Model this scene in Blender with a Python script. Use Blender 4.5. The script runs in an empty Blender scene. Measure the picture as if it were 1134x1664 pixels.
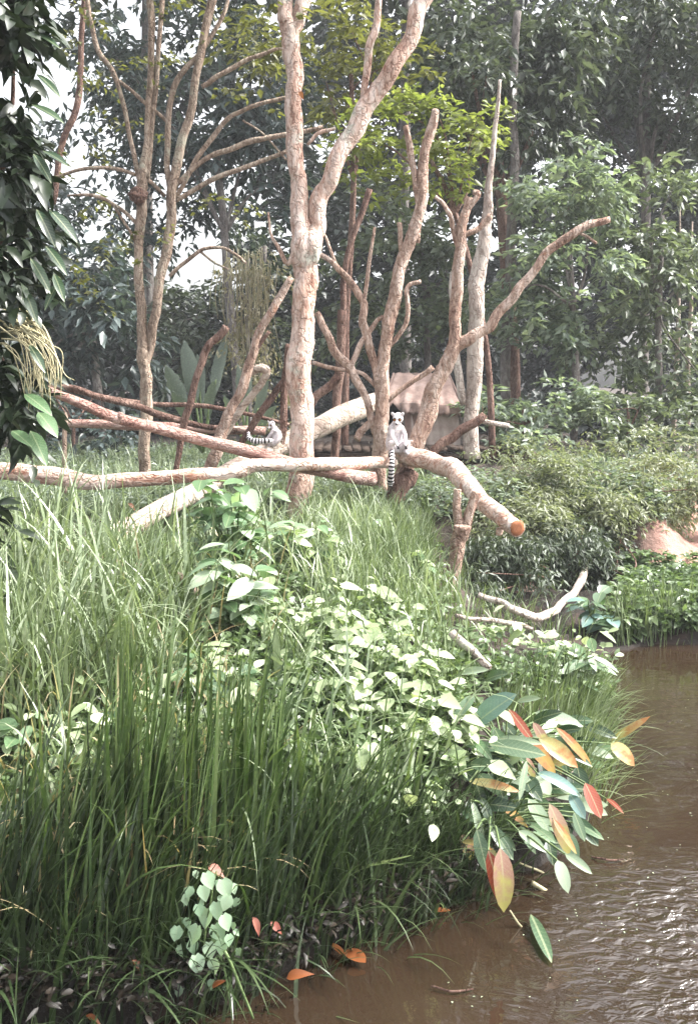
import bpy, bmesh, math, random
import numpy as np
from mathutils import Vector, Matrix
random.seed(7); RS = np.random.RandomState(11)
S = bpy.context.scene; C = S.collection
# ------------------------------------------------------------------ camera, world, sun, exposure
CAM_H = 2.2; F = 1618.0; PITCH = math.radians(7.46)
cd = bpy.data.cameras.new('camera'); cam = bpy.data.objects.new('camera', cd); C.objects.link(cam)
cam.location = (0, 0, CAM_H); cam.rotation_euler = (math.radians(90) - PITCH, 0, 0)
cd.sensor_fit = 'VERTICAL'; cd.sensor_height = 36; cd.lens = 35; cd.clip_end = 500; cd.clip_start = 0.05
S.camera = cam
SUN_EL = 50; SUN_AZ = 85            # degrees; azimuth measured from +Y clockwise
w = bpy.data.worlds.new('World'); S.world = w; w.use_nodes = True
nt = w.node_tree; nt.nodes.clear()
sky = nt.nodes.new('ShaderNodeTexSky'); sky.sky_type = 'NISHITA'; sky.sun_disc = False
sky.sun_elevation = math.radians(SUN_EL); sky.sun_rotation = math.radians(SUN_AZ)
sky.air_density = 1.0; sky.dust_density = 6.0; sky.ozone_density = 1.0
hs = nt.nodes.new('ShaderNodeHueSaturation'); hs.inputs['Saturation'].default_value = 0.22; hs.inputs['Value'].default_value = 1.85
bg = nt.nodes.new('ShaderNodeBackground'); bg.inputs['Strength'].default_value = 0.15
wo = nt.nodes.new('ShaderNodeOutputWorld')
nt.links.new(sky.outputs[0], hs.inputs['Color']); nt.links.new(hs.outputs[0], bg.inputs['Color']); nt.links.new(bg.outputs[0], wo.inputs['Surface'])
sl = bpy.data.lights.new('sun', 'SUN'); sl.energy = 4.0; sl.angle = math.radians(7); sl.color = (1.0, 0.96, 0.9)
so = bpy.data.objects.new('sun', sl); C.objects.link(so)
az, el = math.radians(SUN_AZ), math.radians(SUN_EL)
sd = Vector((math.sin(az) * math.cos(el), math.cos(az) * math.cos(el), math.sin(el)))
so.rotation_euler = sd.to_track_quat('Z', 'Y').to_euler(); so.location = sd * 30
S.view_settings.view_transform = 'Standard'; S.view_settings.look = 'None'
S.view_settings.exposure = 1.12; S.view_settings.gamma = 1.0; S.view_settings.use_curve_mapping = False
S.render.engine = 'CYCLES'
S.cycles.max_bounces = 6; S.cycles.transparent_max_bounces = 4; S.cycles.transmission_bounces = 3
S.cycles.diffuse_bounces = 3; S.cycles.glossy_bounces = 2; S.cycles.volume_bounces = 0
S.render.resolution_x = 697; S.render.resolution_y = 1024

# ------------------------------------------------------------------ helpers
cp, sp = math.cos(PITCH), math.sin(PITCH)
def ray(px, py):
    u = (px - 567) / F; v = (832 - py) / F
    return np.array([u, cp + v * sp, -sp + v * cp])
def P(px, py, Y):
    d = ray(px, py); t = Y / d[1]
    return np.array([d[0] * t, Y, CAM_H + d[2] * t])
def rad(rpx, Y): return rpx * Y / F
def G(px, py, z=0.0):
    d = ray(px, py); t = (z - CAM_H) / d[2]
    return np.array([d[0] * t, d[1] * t, z])

def link(o, parent=None):
    C.objects.link(o)
    if parent is not None: o.parent = parent
    return o
def thing(name, label, cat, loc, group=None):
    o = bpy.data.objects.new(name, None); C.objects.link(o); o.location = loc; o.empty_display_size = 0.1
    tag(o, label, cat, group); return o
def tag(o, label=None, cat=None, group=None, kind=None):
    if label: o['label'] = label
    if cat: o['category'] = cat
    if group: o['group'] = group
    if kind: o['kind'] = kind
    return o
def tri_mesh(name, v, t, mat=None, smooth=False):
    v = np.ascontiguousarray(v, dtype=np.float32); t = np.ascontiguousarray(t, dtype=np.int32)
    me = bpy.data.meshes.new(name); me.vertices.add(len(v)); me.vertices.foreach_set('co', v.ravel())
    k = t.shape[1]
    me.loops.add(t.size); me.loops.foreach_set('vertex_index', t.ravel())
    me.polygons.add(len(t)); me.polygons.foreach_set('loop_start', np.arange(len(t), dtype=np.int32) * k)
    me.polygons.foreach_set('loop_total', np.full(len(t), k, dtype=np.int32))
    if smooth: me.polygons.foreach_set('use_smooth', np.ones(len(t), dtype=bool))
    me.update(calc_edges=True)
    if mat: me.materials.append(mat)
    return me
def obj(name, me, parent=None, loc=None):
    o = bpy.data.objects.new(name, me); link(o, parent)
    if loc is not None: o.location = loc
    return o
def part(name, v, t, mat, root, smooth=False, kind=None):
    """mesh given in world coordinates, parented to a root that has a location only"""
    base = np.array(root.location) if root is not None else np.zeros(3)
    p = root
    while p is not None and p.parent is not None:
        p = p.parent; base = base + np.array(p.location)
    me = tri_mesh(name, np.asarray(v) - base, t, mat, smooth)
    o = obj(name, me, root)
    if kind: o['kind'] = kind
    return o
def solo(name, v, t, mat, label, cat, group=None, kind=None, smooth=False, origin=None):
    base = np.array(origin if origin is not None else np.asarray(v).mean(axis=0))
    o = obj(name, tri_mesh(name, np.asarray(v) - base, t, mat, smooth), None, base)
    return tag(o, label, cat, group, kind)
class MB:
    def __init__(s): s.v = []; s.t = []; s.n = 0
    def add(s, v, t):
        v = np.asarray(v, float); t = np.asarray(t)
        if t.shape[1] == 4: t = np.vstack([t[:, [0, 1, 2]], t[:, [0, 2, 3]]])
        s.v.append(v); s.t.append(t + s.n); s.n += len(v); return s
    def get(s): return np.vstack(s.v), np.vstack(s.t)
def nrm(a):
    a = np.asarray(a, float); return a / np.maximum(np.linalg.norm(a, axis=-1, keepdims=True), 1e-9)

def catmull(pts, sub):
    p = np.asarray(pts, float); p = np.vstack([2 * p[0] - p[1], p, 2 * p[-1] - p[-2]]); out = []
    for i in range(1, len(p) - 2):
        for k in range(sub):
            t = k / sub
            out.append(0.5 * ((2 * p[i]) + (-p[i-1] + p[i+1]) * t + (2*p[i-1] - 5*p[i] + 4*p[i+1] - p[i+2]) * t*t + (-p[i-1] + 3*p[i] - 3*p[i+1] + p[i+2]) * t**3))
    out.append(p[-2]); return np.array(out)
def tube(path, sides=12, sub=6, wob=0.10, crook=0.0, cap=True):
    """path rows x,y,z,r -> verts, tris"""
    q = catmull(path, sub); c = q[:, :3].copy(); r = np.maximum(q[:, 3], 0.001)
    n = len(c)
    if crook > 0:
        ph = RS.rand(3) * 6.28
        s = np.arange(n) / sub
        for a in range(3):
            c[:, a] += crook * r * (np.sin(s * 2.3 + ph[a]) + .6 * np.sin(s * 5.1 + ph[a] * 2))
    T = nrm(np.gradient(c, axis=0))
    ref = np.array([0.0, 0, 1]) if abs(T[0][2]) < 0.9 else np.array([1.0, 0, 0])
    N = np.zeros_like(c); N[0] = nrm(np.cross(T[0], ref))
    for i in range(1, n):
        x = N[i-1] - T[i] * np.dot(N[i-1], T[i]); N[i] = nrm(x)
    B = np.cross(T, N)
    a = np.arange(sides) * 2 * math.pi / sides
    ph = RS.rand(4) * 6.28; s = np.linspace(0, 1, n)[:, None] * n * 0.35
    rr = r[:, None] * (1 + wob * (0.5 * np.sin(s + 2 * a[None] + ph[0]) + 0.4 * np.sin(1.7 * s - 3 * a[None] + ph[1]) + 0.35 * np.sin(4.3 * s + a[None] + ph[2]) + .25 * RS.randn(n, sides)))
    v = c[:, None] + N[:, None] * (np.cos(a)[None, :, None] * rr[..., None]) + B[:, None] * (np.sin(a)[None, :, None] * rr[..., None])
    v = v.reshape(-1, 3)
    i = np.arange(n - 1)[:, None] * sides; j = np.arange(sides)[None]; j2 = (j + 1) % sides
    A = (i + j).ravel(); Bq = (i + j2).ravel(); Cq = (i + sides + j2).ravel(); D = (i + sides + j).ravel()
    t = np.vstack([np.stack([A, Bq, Cq], 1), np.stack([A, Cq, D], 1)])
    if cap:
        k = len(v); v = np.vstack([v, c[0], c[-1]])
        jj = np.arange(sides); t = np.vstack([t, np.stack([np.full(sides, k), (jj + 1) % sides, jj], 1),
            np.stack([np.full(sides, k + 1), (n-1)*sides + jj, (n-1)*sides + (jj + 1) % sides], 1)])
    return v, t
def pxpath(pts, Y=None):
    """rows (px,py,rpx[,Y]) -> world rows x,y,z,r"""
    out = []
    for p in pts:
        y = p[3] if len(p) > 3 else Y
        w_ = P(p[0], p[1], y); out.append([*w_, rad(p[2], y)])
    return out

# ------------------------------------------------------------------ materials
def newmat(name):
    m = bpy.data.materials.new(name); m.use_nodes = True; n = m.node_tree
    b = n.nodes['Principled BSDF']; return m, n, b
def ramp(n, cols, fac):
    r = n.nodes.new('ShaderNodeValToRGB'); e = r.color_ramp.elements
    while len(e) < len(cols): e.new(0.5)
    for i, c in enumerate(cols):
        e[i].position = i / (len(cols) - 1); e[i].color = (*c, 1)
    n.links.new(fac, r.inputs[0]); return r.outputs[0]
def coords(n, kind='Object'):
    t = n.nodes.new('ShaderNodeTexCoord'); return t.outputs[kind]
def noise(n, scale, detail=4, co=None, rough=0.55, dist=0.0):
    t = n.nodes.new('ShaderNodeTexNoise'); t.inputs['Scale'].default_value = scale; t.inputs['Detail'].default_value = detail
    t.inputs['Roughness'].default_value = rough; t.inputs['Distortion'].default_value = dist
    if co is not None: n.links.new(co, t.inputs['Vector'])
    return t.outputs['Fac']
def mixc(n, a, b, fac, mode='MIX'):
    m = n.nodes.new('ShaderNodeMix'); m.data_type = 'RGBA'; m.blend_type = mode
    for k, x in ((6, a), (7, b)):
        if isinstance(x, tuple): m.inputs[k].default_value = (*x, 1)
        else: n.links.new(x, m.inputs[k])
    if isinstance(fac, float): m.inputs[0].default_value = fac
    else: n.links.new(fac, m.inputs[0])
    return m.outputs[2]
def mathn(n, op, a, b=None, clamp=False):
    m = n.nodes.new('ShaderNodeMath'); m.operation = op; m.use_clamp = clamp
    for k, x in ((0, a), (1, b)):
        if x is None: continue
        if isinstance(x, (int, float)): m.inputs[k].default_value = x
        else: n.links.new(x, m.inputs[k])
    return m.outputs[0]
def bump(n, b, h, strength=0.5, dist=0.01):
    x = n.nodes.new('ShaderNodeBump'); x.inputs['Strength'].default_value = strength; x.inputs['Distance'].default_value = dist
    n.links.new(h, x.inputs['Height']); n.links.new(x.outputs[0], b.inputs['Normal'])
def leafmat(name, cols, rough=0.42, transl=0.28, island=True, nscale=0.8, spec=0.5, vein=False, tip=None):
    m, n, b = newmat(name)
    co = coords(n)
    if island:
        g = n.nodes.new('ShaderNodeNewGeometry'); f = g.outputs['Random Per Island']
    else:
        oi = n.nodes.new('ShaderNodeObjectInfo'); f = oi.outputs['Random']
    nz = noise(n, nscale, 2, co)
    f2 = mathn(n, 'ADD', mathn(n, 'MULTIPLY', f, 0.65), mathn(n, 'MULTIPLY', mathn(n, 'SUBTRACT', nz, 0.32), 1.0), True)
    col = ramp(n, cols, f2)
    fine = noise(n, 45, 3, co)
    col = mixc(n, col, tuple(min(1, c * 1.6 + .01) for c in cols[-1]), mathn(n, 'MULTIPLY', mathn(n, 'SUBTRACT', fine, 0.5, True), 1.2, True))
    if vein:      # local x is across, y along the blade (unit length)
        sx = n.nodes.new('ShaderNodeSeparateXYZ'); n.links.new(co, sx.inputs[0])
        ax = mathn(n, 'ABSOLUTE', sx.outputs[0])
        mid = mathn(n, 'LESS_THAN', ax, 0.014)
        ww = mathn(n, 'SINE', mathn(n, 'MULTIPLY', mathn(n, 'SUBTRACT', sx.outputs[1], ax), 70.0))
        vv = mathn(n, 'MULTIPLY', mathn(n, 'POWER', mathn(n, 'MAXIMUM', ww, 0.0), 6.0), 0.12)
        col = mixc(n, col, (0.42, 0.45, 0.28), mathn(n, 'ADD', mathn(n, 'MULTIPLY', mid, 0.35), vv, True))
        if tip is not None:
            blot = noise(n, 3.5, 4, co)
            tf = mathn(n, 'MULTIPLY', mathn(n, 'SUBTRACT', mathn(n, 'ADD', blot, mathn(n, 'MULTIPLY', sx.outputs[1], .35)), 0.6, True), 5.0, True)
            col = mixc(n, col, tip, tf)
    n.links.new(col, b.inputs['Base Color'])
    b.inputs['Roughness'].default_value = rough; b.inputs['Specular IOR Level'].default_value = spec
    tr = n.nodes.new('ShaderNodeBsdfTranslucent')
    tc = mixc(n, col, (1.0, 1.0, 0.8), 1.0, 'MULTIPLY'); tb = mixc(n, tc, (1.4, 1.5, 1.0), 1.0, 'MULTIPLY')
    n.links.new(tb, tr.inputs[0])
    mx = n.nodes.new('ShaderNodeMixShader'); mx.inputs[0].default_value = transl
    n.links.new(b.outputs[0], mx.inputs[1]); n.links.new(tr.outputs[0], mx.inputs[2])
    n.links.new(mx.outputs[0], n.nodes['Material Output'].inputs['Surface'])
    return m
def barkmat(name, c1, c2, c3, scale=6.0, lichen=None, stretch=(1, 1, .35), orange=None):
    m, n, b = newmat(name); co = coords(n)
    mp = n.nodes.new('ShaderNodeMapping'); mp.inputs['Scale'].default_value = stretch; n.links.new(co, mp.inputs[0])
    a = noise(n, scale, 6, mp.outputs[0], .65, .6); f = noise(n, scale * 7, 5, mp.outputs[0], .7)
    vo = n.nodes.new('ShaderNodeTexVoronoi'); vo.feature = 'DISTANCE_TO_EDGE'; vo.inputs['Scale'].default_value = scale * 2.6
    wv = n.nodes.new('ShaderNodeVectorMath'); wv.operation = 'ADD'; nv = n.nodes.new('ShaderNodeTexNoise'); nv.inputs['Scale'].default_value = 14; n.links.new(co, nv.inputs['Vector'])
    sc_ = n.nodes.new('ShaderNodeVectorMath'); sc_.operation = 'SCALE'; sc_.inputs['Scale'].default_value = .12; n.links.new(nv.outputs['Color'], sc_.inputs[0])
    n.links.new(mp.outputs[0], wv.inputs[0]); n.links.new(sc_.outputs[0], wv.inputs[1]); n.links.new(wv.outputs[0], vo.inputs['Vector'])
    crack = mathn(n, 'MULTIPLY', vo.outputs['Distance'], 9.0, True)
    s = mathn(n, 'ADD', mathn(n, 'MULTIPLY', a, .6), mathn(n, 'MULTIPLY', f, .4))
    s = mathn(n, 'MULTIPLY', mathn(n, 'SUBTRACT', s, .37), 4.4, True)
    col = ramp(n, [c1, c2, c3], s)
    if lichen:
        l = noise(n, 3.1, 5, co, .7); lf = mathn(n, 'MULTIPLY', mathn(n, 'SUBTRACT', l, .55, True), 8, True)
        col = mixc(n, col, lichen, lf)
    if orange:
        l = noise(n, 1.7, 5, co, .75, 1.0); lf = mathn(n, 'MULTIPLY', mathn(n, 'SUBTRACT', l, .6, True), 9, True)
        col = mixc(n, col, orange, lf)
    col = mixc(n, mixc(n, col, (.45, .38, .34), 1.0, 'MULTIPLY'), col, mathn(n, 'ADD', mathn(n, 'MULTIPLY', crack, .5), .5))
    n.links.new(col, b.inputs['Base Color']); b.inputs['Roughness'].default_value = .8; b.inputs['Specular IOR Level'].default_value = .25
    bump(n, b, mathn(n, 'ADD', mathn(n, 'ADD', f, a), mathn(n, 'MULTIPLY', crack, .4)), 1.0, .03)
    return m
def plain(name, cols, rough=.8, scale=8, bmp=.4, bd=.01, spec=.3):
    m, n, b = newmat(name); co = coords(n); f = noise(n, scale, 6, co, .65)
    col = ramp(n, cols, mathn(n, 'MULTIPLY', mathn(n, 'SUBTRACT', f, .3), 2.5, True)); n.links.new(col, b.inputs['Base Color'])
    b.inputs['Roughness'].default_value = rough; b.inputs['Specular IOR Level'].default_value = spec
    bump(n, b, noise(n, scale * 4, 5, co), bmp, bd); return m

M = {}
M['bark_main'] = barkmat('bark_main', (.27, .13, .09), (.60, .41, .33), (.82, .68, .61), 5, lichen=(.60, .60, .52), orange=(.36, .15, .07))
M['bark_left'] = barkmat('bark_left', (.13, .085, .06), (.31, .23, .175), (.50, .41, .33), 6, lichen=(.40, .38, .30))
M['bark_mid'] = barkmat('bark_mid', (.19, .10, .075), (.42, .29, .225), (.66, .53, .46), 6, orange=(.40, .17, .09))
M['bark_pale'] = barkmat('bark_pale', (.26, .20, .17), (.46, .38, .33), (.64, .58, .52), 4)
M['bark_dark'] = barkmat('bark_dark', (.06, .035, .028), (.16, .09, .07), (.30, .20, .16), 7)
M['bark_grey'] = barkmat('bark_grey', (.08, .07, .065), (.17, .15, .14), (.28, .26, .24), 4)
M['log_front'] = barkmat('log_front', (.36, .14, .08), (.68, .49, .40), (.84, .74, .68), 5, stretch=(.3, 1, 1), orange=(.45, .19, .10))
M['log_brown'] = barkmat('log_brown', (.20, .09, .07), (.42, .25, .21), (.60, .44, .39), 6, stretch=(.3, 1, 1))
M['log_smooth'] = barkmat('log_smooth', (.28, .20, .16), (.42, .34, .28), (.54, .48, .42), 3, stretch=(.3, 1, 1))
M['cut'] = plain('cut_wood', [(.26, .09, .04), (.46, .19, .09)], .7, 20)
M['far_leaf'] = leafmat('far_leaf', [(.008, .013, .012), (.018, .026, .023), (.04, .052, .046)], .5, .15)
M['blue_leaf'] = leafmat('blue_leaf', [(.014, .024, .024), (.045, .066, .063), (.15, .19, .185)], .38, .2)
M['dark_leaf'] = leafmat('dark_leaf', [(.014, .020, .014), (.05, .066, .045), (.16, .19, .14)], .36, .2)  # dark, mid and pale ramp tops raised to paint sky gloss on leaves
M['mid_leaf'] = leafmat('mid_leaf', [(.03, .042, .027), (.095, .12, .08), (.24, .28, .20)], .38, .3)
M['pale_leaf'] = leafmat('pale_leaf', [(.045, .068, .048), (.14, .18, .135), (.32, .37, .30)], .4, .35)
M['fern'] = leafmat('feathery_leaf', [(.07, .085, .045), (.15, .17, .10), (.27, .29, .20)], .45, .35)
M['fern_dark'] = leafmat('feathery_dark_leaf', [(.025, .035, .022), (.055, .075, .048), (.12, .15, .10)], .45, .25)
M['olive_leaf'] = leafmat('olive_leaf', [(.05, .05, .018), (.10, .105, .035), (.17, .17, .06)], .45, .4)
M['lime_leaf'] = leafmat('lime_leaf', [(.07, .085, .02), (.14, .17, .045), (.23, .25, .09)], .42, .45)
M['straw_leaf'] = leafmat('straw_leaf', [(.16, .13, .08), (.26, .23, .15), (.36, .35, .26)], .6, .3)
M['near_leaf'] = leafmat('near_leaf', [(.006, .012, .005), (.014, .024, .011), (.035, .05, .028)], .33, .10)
M['grass_tall'] = leafmat('grass_tall', [(.035, .056, .022), (.10, .14, .06), (.25, .30, .17)], .34, .22, nscale=1.2)
M['grass_pale'] = leafmat('grass_pale', [(.08, .115, .06), (.19, .24, .14), (.40, .45, .32)], .34, .22, nscale=1.2)
M['grass_dark'] = leafmat('grass_dark', [(.007, .014, .005), (.026, .046, .017), (.09, .125, .055)], .33, .18, nscale=1.5)
M['grass_mid'] = leafmat('grass_mid', [(.016, .034, .010), (.052, .09, .027), (.16, .21, .085)], .33, .25, nscale=1.5)
M['grass_dry'] = leafmat('grass_dry', [(.20, .13, .07), (.34, .27, .15), (.48, .44, .30)], .55, .3)
M['creeper'] = leafmat('creeper_leaf', [(.13, .19, .08), (.32, .39, .23), (.60, .65, .48)], .36, .3, island=False, vein=True)
M['creeper_stuff'] = leafmat('ground_cover_leaf', [(.04, .07, .025), (.10, .15, .065), (.22, .28, .16)], .36, .3)
M['shrub'] = leafmat('shrub_leaf', [(.06, .12, .05), (.12, .20, .10), (.26, .36, .24)], .3, .25, island=False, vein=True)
M['heart'] = leafmat('heart_leaf', [(.20, .32, .20), (.32, .45, .30), (.45, .56, .42)], .35, .3, island=False, vein=True)
M['blade_green'] = leafmat('water_leaf_green', [(.03, .07, .03), (.065, .11, .06), (.13, .19, .12)], .28, .2, island=False, vein=True)
M['blade_dark'] = leafmat('water_leaf_dark', [(.015, .035, .02), (.03, .06, .03), (.06, .10, .055)], .28, .2, island=False, vein=True)
M['blade_blue'] = leafmat('water_leaf_blue', [(.10, .18, .16), (.14, .23, .21), (.19, .29, .27)], .3, .15, island=False, vein=True)
M['blade_pale'] = leafmat('water_leaf_pale', [(.20, .27, .18), (.29, .36, .26), (.38, .44, .34)], .3, .2, island=False, vein=True)
M['blade_yellow'] = leafmat('water_leaf_yellow', [(.30, .25, .09), (.40, .34, .14), (.46, .42, .2)], .35, .2, island=False, vein=True, tip=(.34, .15, .05))
M['blade_orange'] = leafmat('water_leaf_orange', [(.28, .09, .03), (.34, .13, .05), (.40, .2, .09)], .35, .2, island=False, vein=True, tip=(.36, .24, .07))
M['blade_red'] = leafmat('water_leaf_red', [(.16, .025, .015), (.22, .04, .02), (.28, .07, .04)], .35, .15, island=False, vein=True)
M['blade_pink'] = leafmat('water_leaf_pink', [(.22, .11, .085), (.28, .16, .12), (.34, .23, .17)], .3, .25, island=False, vein=True, tip=(.33, .30, .10))
M['litter'] = leafmat('litter_leaf', [(.006, .005, .003), (.014, .010, .006), (.035, .022, .012)], .5, .1)
M['palm'] = leafmat('fan_leaf', [(.05, .07, .055), (.10, .13, .105), (.19, .22, .18)], .4, .3, island=True)
M['stem'] = plain('green_stem', [(.06, .10, .03), (.14, .19, .08)], .5, 20)
M['stem_dry'] = plain('dry_stem', [(.30, .26, .14), (.45, .42, .28)], .6, 20)
M['dead'] = leafmat('dead_leaf', [(.14, .04, .015), (.24, .075, .02), (.34, .14, .05)], .5, .3, island=False)
M['dead_pink'] = leafmat('dead_pink_leaf', [(.28, .07, .05), (.38, .14, .10), (.42, .22, .16)], .5, .3, island=False)
M['thatch'] = plain('hut_roof_cloth', [(.17, .11, .095), (.26, .185, .16), (.38, .29, .26)], .9, 5, .6)
M['hutwall'] = plain('hut_wall_cloth', [(.27, .215, .19), (.39, .325, .29), (.50, .44, .40)], .9, 4, .5)
M['dark'] = plain('painted_inner_shade', [(.01, .008, .008), (.02, .016, .015)], .9)
M['plank'] = barkmat('plank_wood', (.04, .028, .022), (.10, .07, .055), (.20, .15, .12), 8, stretch=(.3, 1, 1))
M['fur_grey'] = plain('grey_fur', [(.45, .40, .42), (.62, .57, .59), (.76, .71, .73)], .95, 30, 1.0, .006, .1)
M['fur_tuft'] = leafmat('fur_tuft', [(.22, .18, .17), (.46, .41, .41), (.74, .69, .70)], .8, .15, spec=.1)
M['fur_white'] = plain('white_fur', [(.62, .58, .60), (.80, .77, .78)], .95, 40, 1.0, .005, .1)
M['fur_black'] = plain('black_fur', [(.008, .007, .008), (.03, .027, .028)], .9, 40, .8, .005, .2)
M['eye'] = plain('amber_eye', [(.35, .12, .01), (.45, .18, .02)], .1, 10, 0)

# ------------------------------------------------------------------ ground and water
shore = [(-40, 2.6), (-8, 2.8), (-2.5, 2.95), (-1.2, 3.05)]
for p in [(300, 1650), (430, 1600), (530, 1545), (640, 1495), (760, 1450), (860, 1410), (925, 1370), (965, 1300), (985, 1210), (985, 1130), (990, 1062), (1060, 1048), (1134, 1046)]:
    g = G(*p); shore.append((g[0], g[1]))
SHORE_EDGE = len(shore); shore += [(4.6, 8.6), (9, 9.6), (40, 12)]
SH = np.array(shore)
def seg_dist(x, y):
    p = np.stack([x, y], -1)[..., None, :]; a = SH[:-1]; b = SH[1:]; ab = b - a
    t = np.clip(((p - a) * ab).sum(-1) / (ab * ab).sum(-1), 0, 1)
    q = a + t[..., None] * ab; return np.sqrt(((p - q) ** 2).sum(-1)).min(-1)
poly = np.vstack([SH, [(40, 200), (-40, 200)]])
def inside(x, y):
    r = np.zeros(np.shape(x), bool); n = len(poly)
    for i in range(n):
        x1, y1 = poly[i]; x2, y2 = poly[(i + 1) % n]
        if y1 == y2: continue
        c = ((y1 > y) != (y2 > y)) & (x < (x2 - x1) * (y - y1) / (y2 - y1) + x1); r ^= c
    return r
def sst(a, b, x): t = np.clip((x - a) / (b - a), 0, 1); return t * t * (3 - 2 * t)
def h(x, y):
    x = np.asarray(x, float); y = np.asarray(y, float)
    d = seg_dist(x, y); ins = inside(x, y)
    top = 0.80
    land = 0.10 + top * (1 - np.exp(-d / 0.8))
    right = sst(.35, 1.4, x) * (1 - sst(9.6, 10.4, y)) * sst(6.6, 7.8, y)
    land = land * (1 - 0.68 * right) + 0.12 * sst(10, 11, y) * sst(1.2, 2.2, x) * (1 - sst(3.2, 3.8, x))
    land = land - .38 * sst(3.2, 3.7, x) * sst(9.5, 10.0, y) * (1 - sst(11.5, 13.5, y))
    land = land + .05 * np.sin(x * 2.1 + 1) * np.sin(y * 1.7) + .025 * np.sin(x * 6.3) * np.sin(y * 5.1 + 2)
    land = land - .55 * np.exp(-((x - 2.3) / .42) ** 2 - ((y - 10.2) / .5) ** 2)
    land = land + np.clip(y - 22, 0, 100) * 0.012
    return np.where(ins, np.maximum(land, 0.02), -0.05 - 0.5 * (1 - np.exp(-d / 0.7)))
def hz(x, y): return float(h(np.array([x]), np.array([y]))[0])
def OG(px, py, up=0.0):
    """first ground (or water) point seen through a pixel of the photograph"""
    px = np.atleast_1d(px).astype(float); py = np.atleast_1d(py).astype(float)
    u = (px - 567) / F; v = (832 - py) / F
    d = np.stack([u, cp + v * sp, -sp + v * cp], -1); d = d / d[:, 1:2]
    Y = np.full(len(px), 3.0); done = np.zeros(len(px), bool); out = np.full(len(px), 26.0)
    for Yk in np.arange(3.0, 26.0, 0.05):
        x = d[:, 0] * Yk; z = CAM_H + d[:, 2] * Yk
        hit = (~done) & (z <= np.maximum(h(x, np.full(len(px), Yk)), 0) + up)
        out[hit] = Yk; done |= hit
        if done.all(): break
    x = d[:, 0] * out
    return np.stack([x, out, np.maximum(h(x, out), 0)], -1)

xs = np.concatenate([np.arange(-40, -4, 1.5), np.arange(-4, 6, .07), np.arange(6, 41, 1.5)])
ys = np.concatenate([np.arange(-6, 2, 1.0), np.arange(2, 13, .07), np.arange(13, 26, .5), np.arange(26, 90, 4)])
X, Y_ = np.meshgrid(xs, ys); Z = h(X, Y_)
Z += .012 * RS.randn(*Z.shape) * (Z > 0.02)
v = np.stack([X, Y_, Z], -1).reshape(-1, 3); nx, ny = len(xs), len(ys)
i = (np.arange(ny - 1)[:, None] * nx + np.arange(nx - 1)[None]).ravel()
quads = np.stack([i, i + 1, i + nx + 1, i + nx], 1)
gm, n, b = newmat('soil'); co = coords(n)
a1 = noise(n, 3, 6, co, .7); a2 = noise(n, 22, 5, co, .7)
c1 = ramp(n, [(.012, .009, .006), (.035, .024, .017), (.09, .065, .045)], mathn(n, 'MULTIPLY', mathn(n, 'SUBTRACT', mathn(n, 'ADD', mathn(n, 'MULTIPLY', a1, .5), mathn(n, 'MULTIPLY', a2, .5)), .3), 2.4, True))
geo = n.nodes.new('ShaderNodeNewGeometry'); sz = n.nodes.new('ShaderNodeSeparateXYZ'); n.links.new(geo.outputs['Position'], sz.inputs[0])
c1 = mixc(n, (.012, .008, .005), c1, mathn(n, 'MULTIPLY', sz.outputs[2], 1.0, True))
at = n.nodes.new('ShaderNodeAttribute'); at.attribute_name = 'red_earth'
c2 = ramp(n, [(.22, .10, .075), (.36, .20, .16), (.46, .30, .25)], a2)
n.links.new(mixc(n, c1, c2, mathn(n, 'MULTIPLY', mathn(n, 'ADD', at.outputs['Fac'], mathn(n, 'MULTIPLY', mathn(n, 'SUBTRACT', a1, .5), .6)), 1.2, True)), b.inputs['Base Color'])
b.inputs['Roughness'].default_value = .9; bump(n, b, mathn(n, 'ADD', a1, a2), .8, .04)
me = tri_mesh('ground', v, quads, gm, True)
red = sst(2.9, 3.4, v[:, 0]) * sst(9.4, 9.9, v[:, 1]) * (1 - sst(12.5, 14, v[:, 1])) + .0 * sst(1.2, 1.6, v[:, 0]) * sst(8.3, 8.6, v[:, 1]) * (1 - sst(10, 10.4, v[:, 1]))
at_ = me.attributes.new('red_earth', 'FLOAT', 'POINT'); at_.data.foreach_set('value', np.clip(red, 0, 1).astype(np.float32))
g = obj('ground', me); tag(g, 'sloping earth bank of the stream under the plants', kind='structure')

wm, n, b = newmat('muddy_water'); co = coords(n)
c = ramp(n, [(.014, .009, .0055), (.024, .015, .009), (.038, .025, .016)], noise(n, .9, 4, co))
n.links.new(c, b.inputs['Base Color']); b.inputs['Roughness'].default_value = .04; b.inputs['IOR'].default_value = 1.45
mp = n.nodes.new('ShaderNodeMapping'); mp.inputs['Scale'].default_value = (1, 1.6, 1); n.links.new(co, mp.inputs[0])
r1 = noise(n, 2.2, 3, mp.outputs[0], .5, .8); r2 = noise(n, 11, 3, mp.outputs[0], .5, .6)
sx = n.nodes.new('ShaderNodeSeparateXYZ'); n.links.new(co, sx.inputs[0])
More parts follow.
